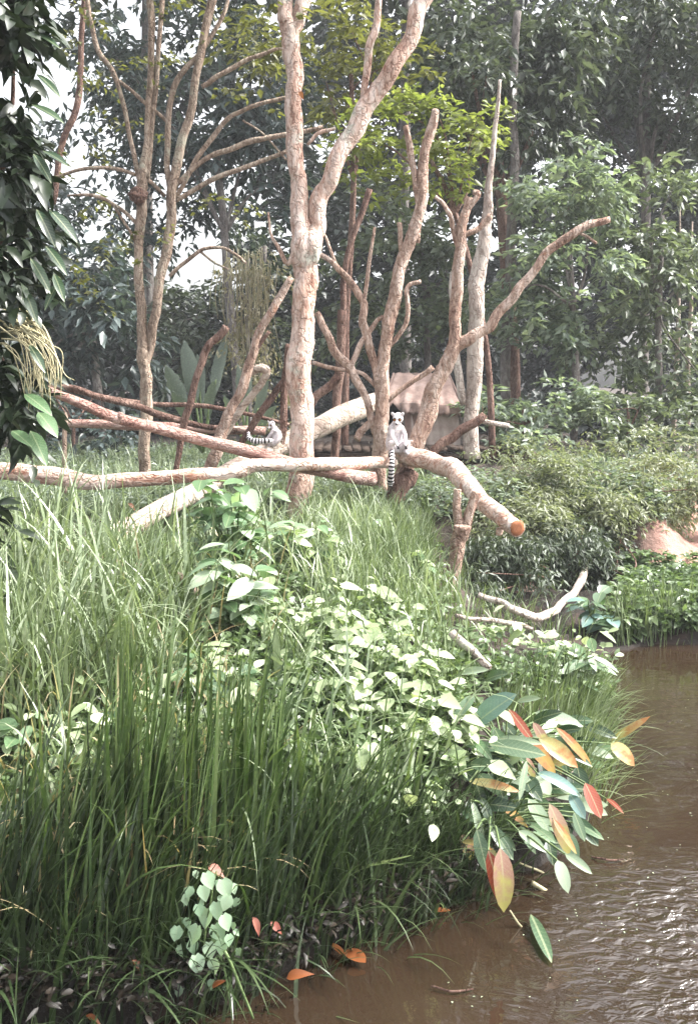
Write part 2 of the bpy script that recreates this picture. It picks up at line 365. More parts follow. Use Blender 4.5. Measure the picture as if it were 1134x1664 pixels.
# ripples on the open right-hand water, exaggerated to raise sky glare; calm near bank
near = mathn(n, 'MULTIPLY', mathn(n, 'SUBTRACT', mathn(n, 'ADD', sx.outputs[0], mathn(n, 'MULTIPLY', noise(n, 1.4, 2, co), .5)), 0.95, True), 1.6, True)
near = mathn(n, 'MULTIPLY', near, mathn(n, 'MULTIPLY', mathn(n, 'SUBTRACT', 4.5, sx.outputs[1], True), 1.6, True))
hh = mathn(n, 'ADD', mathn(n, 'MULTIPLY', r1, .28), mathn(n, 'MULTIPLY', r2, mathn(n, 'ADD', mathn(n, 'MULTIPLY', near, 1.5), .02)))
bump(n, b, hh, .8, .035)
b.inputs['Specular IOR Level'].default_value = 1.0
wx, wy = np.meshgrid(np.linspace(-60, 60, 3), np.linspace(-30, 30, 3)); wv = np.stack([wx, wy, np.zeros_like(wx)], -1).reshape(-1, 3)
iw = (np.arange(2)[:, None] * 3 + np.arange(2)[None]).ravel()
wo_ = obj('water', tri_mesh('water', wv, np.stack([iw, iw + 1, iw + 4, iw + 3], 1), wm)); tag(wo_, 'muddy brown stream with small ripples', kind='structure')

# ------------------------------------------------------------------ foliage builders
def leaf_cloud(pos, ax, nr, L, W, fine=False):
    ax = nrm(ax); s = nrm(np.cross(ax, nr)); nn = np.cross(s, ax); L = L[:, None]; W = W[:, None]
    if not fine:
        v = np.stack([pos, pos + ax * L * .42 + s * W * .5 + nn * W * .16, pos + ax * L - nn * L * .08, pos + ax * L * .42 - s * W * .5 + nn * W * .16], 1)
        t = np.array([[0, 2, 1], [0, 3, 2]])
    else:
        v = np.stack([pos, pos + ax * L, pos + ax * L * .33, pos + ax * L * .68,
            pos + ax * L * .28 + s * W * .46 + nn * W * .18, pos + ax * L * .62 + s * W * .40 + nn * W * .12,
            pos + ax * L * .28 - s * W * .46 + nn * W * .18, pos + ax * L * .62 - s * W * .40 + nn * W * .12], 1)
        v[:, 1] -= nn * L * .10; v[:, 0] -= nn * L * .04
        t = np.array([[0, 2, 4], [0, 6, 2], [4, 2, 3], [4, 3, 5], [2, 6, 7], [2, 7, 3], [5, 3, 1], [3, 7, 1]])
    k = v.shape[1]; N = len(pos)
    return v.reshape(-1, 3), (t[None] + (np.arange(N) * k)[:, None, None]).reshape(-1, 3)
def sprays(centres, out_dir, nl, tw, L, W, droop=.5, fine=False, spread=.5):
    """twigs at `centres`, each bearing nl leaves alternately"""
    N = len(centres)
    az_ = RS.rand(N) * 6.283
    d = nrm(np.stack([np.cos(az_), np.sin(az_), RS.uniform(-droop, .45, N)], -1) + out_dir * spread)
    s = RS.rand(N, nl); side = np.where(RS.rand(N, nl) > .5, 1, -1)
    sd = nrm(np.cross(d, np.array([0, 0, 1.])))
    pos = centres[:, None] + d[:, None] * (s * tw)[..., None] + sd[:, None] * (side * tw * .05)[..., None]
    pos[..., 2] -= (s ** 2) * tw * .35 * droop * 2
    pos += RS.randn(*pos.shape) * tw * .06
    ax = d[:, None] * .6 + sd[:, None] * side[..., None] * .9 + RS.randn(N, nl, 3) * .35; ax[..., 2] -= droop * RS.rand(N, nl) * 1.3
    nr = RS.randn(N, nl, 3) * .45; nr[..., 2] += 1
    l = L * RS.uniform(.6, 1.25, N * nl); wv_ = W * RS.uniform(.7, 1.2, N * nl)
    return leaf_cloud(pos.reshape(-1, 3), ax.reshape(-1, 3), nr.reshape(-1, 3), l, wv_, fine)
def crown(ells, dens, nl, tw, L, W, droop=.5, fine=False, clump=.30, sub=9):
    """ells: (px,py,rx,ry,Y,depth)"""
    mb = MB(); cents = []
    for e in ells:
        px, py, rx, ry, Y, dp = e[:6]; k = e[6] if len(e) > 6 else 1
        c = P(px, py, Y); R = np.array([rad(rx, Y), dp, rad(ry, Y)])
        vol = R[0] * R[2]; n_ = max(4, int(dens * k * vol))
        ns = max(3, int(sub * (vol / 2) ** .6))
        dirs = nrm(RS.randn(ns, 3)); sc = dirs * (RS.rand(ns, 1) ** .4)
        pick = RS.randint(0, ns, n_); q = sc[pick] * .82 + RS.randn(n_, 3) * clump * .6
        p = c + q * R; cents += [c + s_ * R * .8 for s_ in sc[:5]]
        mb.add(*sprays(p, nrm(q), nl, tw, L, W, droop, fine))
    return mb, cents
def limbs_to(base, cents, r0, k=6, seed=0, rise=.5):
    mb = MB(); rr = random.Random(seed)
    for c in rr.sample(list(range(len(cents))), min(k, len(cents))):
        c = cents[c]; m = (np.array(base) + c) / 2 + np.array([rr.uniform(-.3, .3), rr.uniform(-.2, .2), rr.uniform(-.2 * rise, rise)])
        mb.add(*tube([[*base, r0], [*m, r0 * .6], [*c, r0 * .22]], 6, 5, .05))
    return mb
def tree(name, label, cat, trunk_px, Y, ells, dens, nl, tw, L, W, lm, bm, group=None, droop=.5, fine=False, limbs=5, clump=.3):
    path = pxpath([(p[0], p[1], p[2] * .7) for p in trunk_px], Y); b0 = path[0][:3]
    t = thing(name, label, cat, b0, group)
    part('trunk', *tube(path, 10, 6, .08, .12), bm, t, True)
    mb, cents = crown(ells, dens * 1.45, nl, tw, L * 1.1, W * 1.2, droop, fine, clump)
    part('crown', *mb.get(), lm, t, kind='stuff')
    if Y < 21:
        mb2, _ = crown(ells, dens * .22, nl, tw * 1.2, L * 1.45, W * 1.55, droop, fine, clump); part('outer_leaves', *mb2.get(), lm, t, kind='stuff')
    if limbs: part('limb', *limbs_to(path[-2][:3], cents, path[-1][3] * .8, limbs, hash(label) % 999).get(), bm, t, True)
    return t
def blades(p, H, W, az_, t0, k, seg=5, fold=.0):
    """grass blades as tapering ribbons; returns verts, tris"""
    N = len(p); s = np.linspace(0, 1, seg + 1)
    th = t0[:, None] + k[:, None] * s[None] ** 1.6
    ds = H[:, None] / seg
    dx = np.sin(th) * ds; dz = np.cos(th) * ds
    rx = np.concatenate([np.zeros((N, 1)), np.cumsum(dx[:, :-1], 1)], 1); rz = np.concatenate([np.zeros((N, 1)), np.cumsum(dz[:, :-1], 1)], 1)
    c = np.stack([p[:, :1] + rx * np.cos(az_)[:, None], p[:, 1:2] + rx * np.sin(az_)[:, None], p[:, 2:3] + rz], -1)
    tw = az_ + math.pi / 2 + RS.uniform(-.9, .9, N)
    sd = np.stack([np.cos(tw), np.sin(tw), np.zeros(N)], -1)
    wd = (W[:, None] * np.clip(1.05 - s[None] ** 2.2, .04, 1) * (.55 + .45 * np.minimum(s[None] * 5, 1)))[..., None] * .5
    up = np.zeros_like(c); up[..., 2] = 1
    v = np.stack([c - sd[:, None] * wd, c + sd[:, None] * wd], 2).reshape(N, -1, 3)
    q = np.arange(seg); t = np.concatenate([np.stack([2*q, 2*q+1, 2*q+3], 1), np.stack([2*q, 2*q+3, 2*q+2], 1)])
    return v.reshape(-1, 3), (t[None] + (np.arange(N) * (2 * seg + 2))[:, None, None]).reshape(-1, 3)
def in_poly(n_, pts):
    pts = np.array(pts, float); lo = pts.min(0); hi = pts.max(0); out = np.zeros((0, 2))
    while len(out) < n_:
        q = lo + RS.rand(n_ * 2, 2) * (hi - lo); r = np.zeros(len(q), bool)
        for i in range(len(pts)):
            x1, y1 = pts[i]; x2, y2 = pts[(i + 1) % len(pts)]
            if y1 == y2: continue
            r ^= ((y1 > q[:, 1]) != (y2 > q[:, 1])) & (q[:, 0] < (x2 - x1) * (q[:, 1] - y1) / (y2 - y1) + x1)
        out = np.vstack([out, q[r]])
    return out[:n_]
def ground_pts(n_, pts, tuft=0, spread=.06):
    q = in_poly(n_ if not tuft else max(1, n_ // tuft), pts); g_ = OG(q[:, 0], q[:, 1])
    if tuft:
        g_ = np.repeat(g_, tuft, 0); g_[:, :2] += RS.randn(len(g_), 2) * spread
    g_[:, 2] = np.maximum(h(g_[:, 0], g_[:, 1]), -.1); return g_

# ------------------------------------------------------------------ the wood behind
# far wall of the wood: one mass
EL = []
for px in range(-260, 1420, 115):
    for py in (690, 560, 430, 300):
        if py < 500 and 60 < px < 480: continue
        EL.append((px + RS.uniform(-30, 30), py + RS.uniform(-30, 30), 100, 95, 34 + RS.uniform(-2, 2), 2.2, .9))
for px in range(560, 1420, 130):
    for py in (170, 40): EL.append((px, py + RS.uniform(-30, 30), 100, 95, 35, 2.2, .75))
for a in [(90, 560), (200, 540), (320, 560), (430, 540), (150, 660), (300, 660), (440, 640), (60, 440), (160, 490), (480, 440), (250, 170), (450, 240), (320, 110), (420, 120), (520, 330)]:
    EL.append((*a, 85, 75, 31, 2, 1.0))
for px in range(-200, 1400, 60):
    EL.append((px, 690 + RS.uniform(-22, 12), 55, 42, 24 + RS.uniform(-1.5, 1.5), 1.2, 1.2))
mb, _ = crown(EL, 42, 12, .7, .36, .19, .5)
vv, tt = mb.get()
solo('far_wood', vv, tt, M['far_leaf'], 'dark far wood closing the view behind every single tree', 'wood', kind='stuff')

BT = 'trees of the wood behind the enclosure'
tree('broadleaf_tree', 'dark blue-green tree with drooping leaves high behind the forked left tree', 'tree',
     [(395, 740, 12), (380, 560, 11), (365, 380, 9), (350, 240, 7)], 22,
     [(300, 190, 110, 90, 22, 1.6, .8), (400, 150, 110, 75, 22, 1.6, .8), (200, 120, 90, 80, 22, 1.5, .7), (440, 260, 70, 60, 22, 1.2, .7), (200, 260, 80, 60, 22, 1.2, .8), (120, 60, 90, 70, 23, 1.2, .5), (330, 20, 120, 70, 22, 1.4, .7), (250, 340, 90, 45, 22.5, 1.2, .6), (170, 345, 60, 50, 22.5, 1.2, .6), (340, 290, 50, 30, 22.5, 1.2, .7), (445, 345, 60, 30, 22.5, 1.2, .7), (230, 190, 80, 50, 22, 1.2, .6), (110, 190, 60, 50, 23, 1.2, .45), (90, 300, 50, 50, 23, 1.2, .6), (400, 300, 60, 40, 23, 1.2, .5)], 42, 14, .6, .24, .085, M['blue_leaf'], M['bark_grey'], BT, .8)
tree('broadleaf_tree', 'low dark tree with blue leaves hanging over the black shade at left', 'tree',
     [(170, 745, 10), (160, 640, 10), (150, 540, 8), (150, 450, 6)], 18,
     [(110, 420, 110, 60, 18, 1.3), (190, 470, 90, 60, 17.5, 1.2), (80, 520, 80, 70, 18, 1.2), (210, 560, 60, 60, 18.5, 1.2, .7), (40, 620, 70, 80, 17, 1.2, .8)], 46, 14, .5, .22, .08, M['blue_leaf'], M['bark_grey'], BT, .9)
tree('broadleaf_tree', 'dark tree filling the shade between the two forked trees', 'tree',
     [(440, 740, 10), (435, 640, 10), (425, 520, 8), (430, 400, 6)], 24,
     [(430, 440, 90, 60, 24, 1.4), (330, 540, 80, 90, 24, 1.4), (440, 560, 80, 80, 24, 1.4), (390, 350, 60, 30, 25, 1.1, .5), (270, 620, 80, 60, 24, 1.3), (250, 480, 70, 50, 25, 1.2)], 40, 12, .6, .24, .10, M['dark_leaf'], M['bark_grey'], BT, .6)
tree('leafy_tree', 'olive leaved tree top showing behind the upper fork of the main tree', 'tree',
     [(560, 745, 9), (562, 520, 8), (575, 300, 7), (570, 120, 5)], 15,
     [(560, 60, 90, 60, 15, 1.2, .8), (430, 50, 90, 55, 15.5, 1.2, .8), (640, 120, 70, 50, 15, 1.0, .6), (545, 160, 50, 40, 15, .9, .6), (500, 120, 60, 40, 15.5, .8, .5)], 70, 12, .45, .14, .06, M['olive_leaf'], M['bark_dark'], BT, .4)
tree('leafy_tree', 'bright yellow-green tree with layered twigs above the bare centre tree', 'tree',
     [(800, 745, 8), (790, 560, 7), (740, 350, 6), (690, 240, 4)], 14,
     [(660, 200, 90, 28, 14, .9), (740, 225, 80, 28, 14, .9), (590, 235, 70, 28, 14, .8, .8), (700, 275, 90, 30, 13.8, .9), (640, 165, 60, 22, 14, .7, .8), (780, 190, 50, 24, 14, .6, .7), (590, 290, 50, 22, 14, .6, .5)], 110, 12, .38, .12, .055, M['lime_leaf'], M['bark_dark'], BT, .25)
tree('tall_tree', 'tall dark tree with thick hanging leaves filling the top right', 'tree',
     [(840, 745, 16), (830, 560, 15), (815, 330, 13), (800, 130, 10)], 18,
     [(800, 90, 120, 90, 18, 1.6), (900, 60, 110, 90, 18, 1.6), (720, 60, 80, 80, 18.3, 1.4, .9), (860, 180, 100, 70, 18, 1.4, .9), (780, 190, 70, 60, 18, 1.3, .8)], 75, 14, .5, .17, .07, M['dark_leaf'], M['bark_dark'], BT, .9)
tree('tall_tree', 'tall grey-green tree at the far top right corner', 'tree',
     [(1040, 760, 13), (1045, 560, 12), (1050, 300, 10), (1050, 120, 8)], 20,
     [(1040, 70, 130, 100, 20, 1.7), (1120, 180, 90, 80, 20, 1.5), (980, 190, 90, 60, 20, 1.4, .6), (1180, 60, 90, 90, 20, 1.5), (960, 110, 80, 60, 20.5, 1.2, .7)], 62, 14, .5, .18, .075, M['dark_leaf'], M['bark_grey'], BT, .9)
tree('leafy_tree', 'pale blue-green tree in the middle of the right-hand wood', 'tree',
     [(930, 760, 9), (935, 640, 9), (930, 500, 7), (925, 380, 5)], 16.5,
     [(880, 330, 80, 60, 16.5, 1.2), (960, 300, 80, 55, 16.5, 1.2, .9), (870, 430, 80, 60, 16.5, 1.2), (950, 410, 80, 60, 16.5, 1.2, .9), (840, 520, 60, 50, 16.5, 1, .9), (930, 530, 80, 60, 16.7, 1.1, .9)], 78, 14, .42, .15, .065, M['pale_leaf'], M['bark_grey'], BT, .6)
tree('leafy_tree', 'leafy tree with pale foliage at the right edge of the wood', 'tree',
     [(1060, 765, 8), (1070, 640, 8), (1070, 500, 7), (1075, 350, 5)], 17,
     [(1060, 300, 80, 60, 17, 1.2, .9), (1120, 380, 80, 70, 17, 1.2, .8), (1040, 420, 80, 60, 17, 1.2, .9), (1080, 520, 90, 60, 17, 1.2), (1000, 560, 70, 50, 17, 1.0, .8), (1120, 620, 80, 60, 17, 1.2)], 70, 14, .45, .16, .07, M['mid_leaf'], M['bark_grey'], BT, .7)
tree('leafy_tree', 'young green tree filling the gap between bare trunks behind the hut', 'tree',
     [(690, 740, 8), (695, 600, 8), (690, 480, 6), (680, 380, 5)], 19,
     [(700, 400, 80, 70, 19, 1.3), (620, 440, 70, 70, 19.3, 1.2, .8), (690, 520, 90, 60, 19, 1.3), (580, 540, 60, 60, 19.5, 1.2, .8), (780, 480, 60, 80, 19, 1.1, .9), (600, 340, 60, 50, 19.6, 1.0, .7)], 55, 14, .5, .17, .075, M['mid_leaf'], M['bark_grey'], BT, .6)
# undergrowth
tree('undergrowth_bush', 'bushy blue-green shrub right of the hut', 'bush',
     [(850, 760, 5), (850, 720, 5), (850, 690, 4), (850, 660, 3)], 15,
     [(820, 660, 60, 50, 15, .9), (890, 640, 70, 55, 15.3, 1.0), (850, 710, 80, 35, 14.8, .9)], 110, 12, .35, .13, .055, M['pale_leaf'], M['bark_dark'], 'bushes at the edge of the wood', .5, limbs=3)
tree('undergrowth_bush', 'dark bushy shrub below the two thin saplings', 'bush',
     [(1020, 770, 5), (1020, 730, 5), (1020, 700, 4), (1020, 670, 3)], 15.5,
     [(980, 670, 70, 50, 15.5, 1.0), (1060, 680, 70, 50, 15.5, 1.0), (1130, 700, 60, 60, 15, 1.0), (1010, 730, 90, 30, 15, .9)], 95, 12, .35, .14, .055, M['mid_leaf'], M['bark_dark'], 'bushes at the edge of the wood', .5, limbs=3)
tree('undergrowth_bush', 'shaded bushes behind the grass at the far left', 'bush',
     [(120, 740, 5), (120, 720, 5), (120, 690, 4), (120, 670, 3)], 16,
     [(70, 690, 80, 40, 16, 1.0), (180, 690, 80, 40, 16, 1.0)], 60, 12, .35, .14, .06, M['blue_leaf'], M['bark_dark'], 'bushes at the edge of the wood', .5, limbs=3)
for lb, trunk, ells in [  # crowns out of view, added to darken the sky reflected in the water
    ('giant tree whose crown rises above the picture at the left', [(250, 745, 14), (240, 400, 13), (240, 0, 11), (250, -300, 9)], [(240, -180, 260, 150, 22, 3), (380, -420, 220, 130, 22, 3), (100, -420, 220, 140, 22, 3)]),
    ('giant tree whose crown rises above the picture in the middle', [(660, 745, 14), (655, 400, 13), (660, 0, 11), (650, -300, 9)], [(640, -160, 240, 130, 21, 3), (800, -300, 200, 130, 21, 3), (560, -380, 220, 130, 21, 3), (520, -80, 150, 60, 21, 2)]),
    ('giant tree whose crown rises above the picture at the right', [(1180, 760, 15), (1180, 400, 14), (1175, 0, 12), (1160, -200, 9)], [(1080, -120, 240, 110, 22, 3), (1300, 60, 200, 200, 22, 3), (930, -200, 160, 110, 22, 2.5)])]:
    tree('tall_tree', lb, 'tree', trunk, 24, ells, 9, 12, .8, .34, .17, M['dark_leaf'], M['bark_grey'], BT, .7, limbs=8)
# pale vine-hung tree
t = tree('vine_hung_tree', 'slender tree hung with pale grey-green vines left of the main trunk', 'tree',
     [(408, 740, 5), (405, 620, 5), (402, 500, 4), (405, 420, 3)], 14,
     [(400, 430, 40, 26, 14, .4), (430, 425, 45, 18, 14, .4, .8), (395, 490, 26, 45, 14, .3, 1.2), (390, 560, 22, 40, 14, .3, 1.0), (430, 570, 40, 50, 14.4, .4, .7), (440, 640, 50, 50, 14.4, .4, .8)], 210, 10, .3, .07, .025, M['straw_leaf'], M['bark_grey'], None, 1.5, limbs=3)
vm = MB()
for k in range(60):
    x = random.gauss(405, 22); y0 = random.uniform(400, 450); y1 = y0 + random.uniform(60, 180)
    vm.add(*tube(pxpath([(x, y0, .7), (x + random.uniform(-8, 8), (y0 + y1) / 2, .6), (x + random.uniform(-10, 10), y1, .4)], 13.9 + random.uniform(-.3, .3)), 4, 4, .0))
part('vine', *vm.get(), M['straw_leaf'], t, kind='stuff')

# fan-leaved plants
def fan_plant(name, label, px, py, Y, leaves):
    b0 = P(px, py, Y); t = thing(name, label, 'palm', b0, 'fan-leaved plants in the shade')
    for (tx, ty, wpx, lean) in leaves:
        tip = P(tx, ty, Y + lean); d = tip - b0; L = np.linalg.norm(d); d = d / L
        mb = MB(); mb.add(*tube([[*b0, .025], [*(b0 + d * L * .25 + [0, 0, .03]), .018], [*(b0 + d * L * .5), .012]], 6, 4, 0))
        st = mb.get(); lf = part('leaf', *st, M['stem'], t)
        W = rad(wpx, Y); side = nrm(np.cross(d, [0.1, 1, .15])); nn = np.cross(side, d); N = 14; v = []; tr = []
        for a in range(N + 1):
            s = a / N; c = b0 + d * L * (.38 + .62 * s) - np.array([0, 0, .12 * L * s * s])
            wv = W * .5 * math.sin(min(1, s * 1.15 + .06) * math.pi) ** .6 if s < 1 else .002
            j = .85 + .3 * random.random()
            v += [c + side * wv * j + nn * wv * .3, c, c - side * wv * (1.7 - j) + nn * wv * .3]
        for a in range(N):
            o = a * 3; tr += [(o, o+1, o+4), (o, o+4, o+3), (o+1, o+2, o+5), (o+1, o+5, o+4)]
        part('leaf_blade', np.array(v), np.array(tr), M['palm'], lf)
    return t
fan_plant('fan_palm', 'large fan-leaved plant in the shade right of the forked left tree', 330, 735, 13.5,
    [(296, 512, 34, .3), (262, 560, 30, .0), (320, 540, 28, .5), (275, 610, 26, -.3), (372, 500, 24, .5), (350, 590, 20, -.2), (238, 640, 20, -.2)])
fan_plant('fan_palm', 'smaller fan-leaved plant just left of the main trunk', 400, 735, 13,
    [(405, 545, 18, .2), (440, 590, 18, 0), (385, 560, 16, .2), (360, 620, 16, -.2), (455, 640, 16, -.1)])

# thin saplings
def pole(name, label, cat, pts, Y, mat, group=None, sides=10, wob=.10, crook=.25, sub=6):
    if Y is None:
        gp = OG([p[0] for p in pts], [p[1] for p in pts], .22); Ys = np.convolve(np.pad(gp[:, 1], 1, 'edge'), [.25, .5, .25], 'valid')
        path = pxpath([(p[0], p[1], p[2], y_ - .03) for p, y_ in zip(pts, Ys)])
    else: path = pxpath(pts, Y)
    v, t = tube(path, sides, sub, wob, crook)
    return solo(name, v, t, mat, label, cat, group, smooth=True, origin=path[0][:3])
pole('sapling_trunk', 'thin pale sapling stem second from the right edge', 'sapling', [(1092, 775, 4.5), (1094, 680, 4), (1099, 580, 3.5), (1103, 450, 3), (1104, 340, 1.2)], 17.6, M['bark_pale'])
pole('sapling_trunk', 'thin pale sapling stem nearest the right edge', 'sapling', [(1114, 775, 4), (1117, 690, 4), (1118, 600, 3.5), (1122, 480, 2.8), (1124, 360, 1.2)], 17.9, M['bark_pale'])
pole('sapling_trunk', 'dark slender sapling leaning at the top left', 'sapling', [(86, 330, 5), (103, 235, 5), (125, 170, 5), (132, 90, 4.5), (138, 0, 4.5), (140, -80, 4)], 12, M['bark_dark'])
pole('sapling_trunk', 'dark trunk glimpsed between leaves high on the right', 'tree trunk', [(822, 745, 8), (824, 560, 8), (828, 400, 8), (836, 240, 7), (834, 130, 6), (838, 20, 6)], 17.2, M['bark_grey'])

# ------------------------------------------------------------------ hut and platform
YH = 15.0
hut = thing('small_hut', 'small cloth-walled hut with a dull pink hipped roof behind the leaning tree', 'hut', P(690, 738, YH))
def quad_sheet(p00, p10, p11, p01, nu=24, nv=8, amp=.02, fr=9, thick=.015, edge=0.0, seed=0):
    rs = np.random.RandomState(seed); u = np.linspace(0, 1, nu + 1); v_ = np.linspace(0, 1, nv + 1); U, V = np.meshgrid(u, v_)
    p00, p10, p11, p01 = map(np.asarray, (p00, p10, p11, p01))
    g_ = (p00 * ((1-U) * (1-V))[..., None] + p10 * (U * (1-V))[..., None] + p11 * (U * V)[..., None] + p01 * ((1-U) * V)[..., None])
    n_ = nrm(np.cross(p10 - p00, p01 - p00)); ph = rs.rand(3) * 6
    g_ = g_ + n_ * (amp * (np.sin(U * fr * 6.28 + ph[0]) * .6 + .5 * np.sin(U * fr * 3.1 + V * 3 + ph[1])))[..., None]
    g_[..., 2] -= (edge * (1-V) ** 6 * (.5 + .5 * np.sin(U * fr * 9 + ph[2])) )
    f_ = g_.reshape(-1, 3); b_ = (g_ - n_ * thick).reshape(-1, 3); k = len(f_); nn_ = nu + 1
    i_ = (np.arange(nv)[:, None] * nn_ + np.arange(nu)[None]).ravel()
    q = np.stack([i_, i_+1, i_+nn_+1, i_+nn_], 1); faces = [q, q[:, ::-1] + k]
    rim = [(a, a+1) for a in range(nu)] + [(nv*nn_ + a + 1, nv*nn_ + a) for a in range(nu)] + [((a+1)*nn_, a*nn_) for a in range(nv)] + [(a*nn_ + nu, (a+1)*nn_ + nu) for a in range(nv)]
    faces.append(np.array([(b2, a2, a2 + k, b2 + k) for a2, b2 in rim]))
    return np.vstack([f_, b_]), np.vstack(faces)
def q3(q): return np.vstack([q[:, [0, 1, 2]], q[:, [0, 2, 3]]])
def sheet(name, mat, *a, **k):
    v_, f_ = quad_sheet(*a, **k); return part(name, v_, q3(f_), mat, hut, True)
dpt = np.array([0, 1.3, 0])
L0, R0 = P(628, 735, YH), P(752, 735, YH); L1, R1 = P(630, 655, YH), P(745, 655, YH)
sheet('wall_panel', M['hutwall'], P(662, 735, YH), R0, R1, P(655, 655, YH), amp=.018, fr=7, seed=1)
sheet('wall_panel', M['thatch'], P(655, 735, YH - .01), P(690, 735, YH - .03), P(688, 655, YH - .03), P(652, 655, YH - .01), amp=.02, fr=3, seed=5)
sheet('wall_panel', M['hutwall'], R0, R0 + dpt, R1 + dpt, R1, amp=.02, fr=4, seed=2)
sheet('wall_panel', M['hutwall'], L0 + dpt, L0, L1, L1 + dpt, amp=.02, fr=4, seed=3)
sheet('wall_panel', M['dark'], R0 + dpt, L0 + dpt, L1 + dpt, R1 + dpt, amp=.01, fr=4, seed=4)  # back wall coloured near-black to imitate the shade inside the hut
for c_, nm in ((L0, L1), (R0, R1), (P(657, 735, YH - .03), P(652, 655, YH - .03)), (L0 + dpt, L1 + dpt), (R0 + dpt, R1 + dpt)):
    part('post', *tube([[*c_, .035], [*((c_ + nm) / 2), .032], [*nm, .03]], 8, 3, .05), M['bark_grey'], hut, True)
e0, e1 = P(622, 652, YH - .12), P(752, 658, YH - .12); rA, rB = P(640, 606, YH + .6), P(728, 608, YH + .6)
back = np.array([0, 1.5, 0])
sheet('roof_panel', M['thatch'], e0, e1, rB, rA, amp=.022, fr=5, edge=.10, seed=6)
sheet('roof_panel', M['thatch'], e1, e1 + back, rB + [0.01, .1, 0], rB, amp=.022, fr=4, edge=.10, seed=7)
sheet('roof_panel', M['thatch'], e0 + back, e0, rA, rA + [0.01, .1, 0], amp=.022, fr=4, edge=.10, seed=8)
sheet('roof_panel', M['thatch'], e1 + back, e0 + back, rA + [0, .1, 0], rB + [0, .1, 0], amp=.02, fr=4, edge=.08, seed=9)
sheet('eave_flap', M['thatch'], P(652, 668, YH - .14), P(748, 672, YH - .14), e1 + [0, -.01, 0], P(652, 653, YH - .13), amp=.03, fr=6, edge=.05, seed=10)

plat = thing('wooden_platform', 'long low dark plank platform under the hut', 'platform', P(680, 745, 14.6))
def box(c, s, rz=0):
    c = np.array(c); s = np.array(s) / 2
    v_ = np.array([[x, y, z] for x in (-1, 1) for y in (-1, 1) for z in (-1, 1)]) * s
    R = np.array([[math.cos(rz), -math.sin(rz), 0], [math.sin(rz), math.cos(rz), 0], [0, 0, 1]])
    return v_ @ R.T + c, np.array([(0, 1, 3, 2), (4, 6, 7, 5), (0, 4, 5, 1), (2, 3, 7, 6), (0, 2, 6, 4), (1, 5, 7, 3)])
a0, a1 = P(462, 724, 14.3), P(868, 736, 14.3); ztop = (a0[2] + a1[2]) / 2
pv, pf = box((0, 0, 0), (.125, 1.9, .045)); bev = tri_mesh('plank', pv, q3(pf), M['plank'])
np_ = 26
for k in range(np_):
    x = a0[0] + (a1[0] - a0[0]) * (k + .5) / np_
    o = obj('plank', bev, plat); o.location = Vector((x, 15.1 + random.uniform(-.05, .05), ztop + random.uniform(-.015, .015))) - plat.location
    o.rotation_euler = (random.uniform(-.01, .01), random.uniform(-.06, .06), random.uniform(-.02, .02)); o.scale = (1.0, 1, 1)
for yy in (14.25, 15.9):
    part('beam', *tube([[a0[0], yy, ztop - .08, .05], [(a0[0] + a1[0]) / 2, yy, ztop - .09, .05], [a1[0], yy, ztop - .08, .05]], 8, 6, .08), M['plank'], plat, True)
for k in range(7):
    x = a0[0] + (a1[0] - a0[0]) * k / 6
    part('post', *tube([[x, 14.3, .6, .05], [x, 14.3, .9, .05], [x, 14.3, ztop - .03, .045]], 8, 3, .08), M['plank'], plat, True)
    part('brace_log', *tube([[x, 14.4, ztop - .17 + random.uniform(-.05, .05), .045], [x + .2, 14.4, ztop - .2, .05], [x + .45, 14.45, ztop - .22 + random.uniform(-.05, .05), .04]], 7, 3, .1), M['plank'], plat, True)

# ------------------------------------------------------------------ trees of the enclosure
def stem_tree(name, label, cat, Y, trunk, branches, mat, group=None, sides=16, thin=.84):
    path = pxpath([(p[0], p[1], p[2] * thin, *p[3:]) for p in trunk], Y); t = thing(name, label, cat, path[0][:3], group)
    part('trunk', *tube(path, sides, 10, .10, .16), mat, t, True)
    for br in branches:
        nm = br[0] if isinstance(br[0], str) else 'branch'; pts = br[1] if isinstance(br[0], str) else br
        if nm == 'branch': pts = [(p[0], p[1], p[2] * .78, *p[3:]) for p in pts]
        else: pts = [(p[0], p[1], p[2] * (thin + .04), *p[3:]) for p in pts]
        part(nm, *tube(pxpath(pts, Y), 10 if pts[0][2] > 6 else 7, 6, .09, .22), mat, t, True)
    return t
main = stem_tree('forked_tree', 'thick pale pinkish trunk forking in two, in front of the logs', 'tree', 9.5,
    [(487, 900, 30), (487, 850, 25), (488, 780, 22), (489, 700, 21.5), (490, 600, 20.5), (492, 500, 20), (494, 430, 20), (492, 385, 18), (484, 320, 14.5), (481, 250, 14), (478, 170, 14), (475, 100, 14.5), (470, 50, 14), (462, 0, 12), (452, -70, 11), (440, -170, 9, 9.3), (430, -300, 6, 9.2)],
    [('stem', [(497, 450, 12), (503, 405, 16), (513, 370, 15), (527, 310, 14), (550, 250, 14), (590, 190, 14.5), (630, 120, 14), (665, 60, 13), (690, 0, 13), (720, -80, 12), (750, -200, 9, 9.3)]),
     ('stem', [(473, 75, 11), (482, 35, 11), (492, 0, 11), (505, -60, 10), (520, -170, 8)]),
     [(583, 195, 5), (592, 140, 7), (600, 90, 8), (610, 40, 8), (614, 0, 7), (616, -80, 6)],
     [(478, 400, 4), (468, 430, 5), (455, 405, 4), (440, 380, 3), (436, 345, 2)],
     [(500, 235, 3), (520, 215, 4), (545, 208, 3)]], M['bark_main'], sides=20, thin=.93)
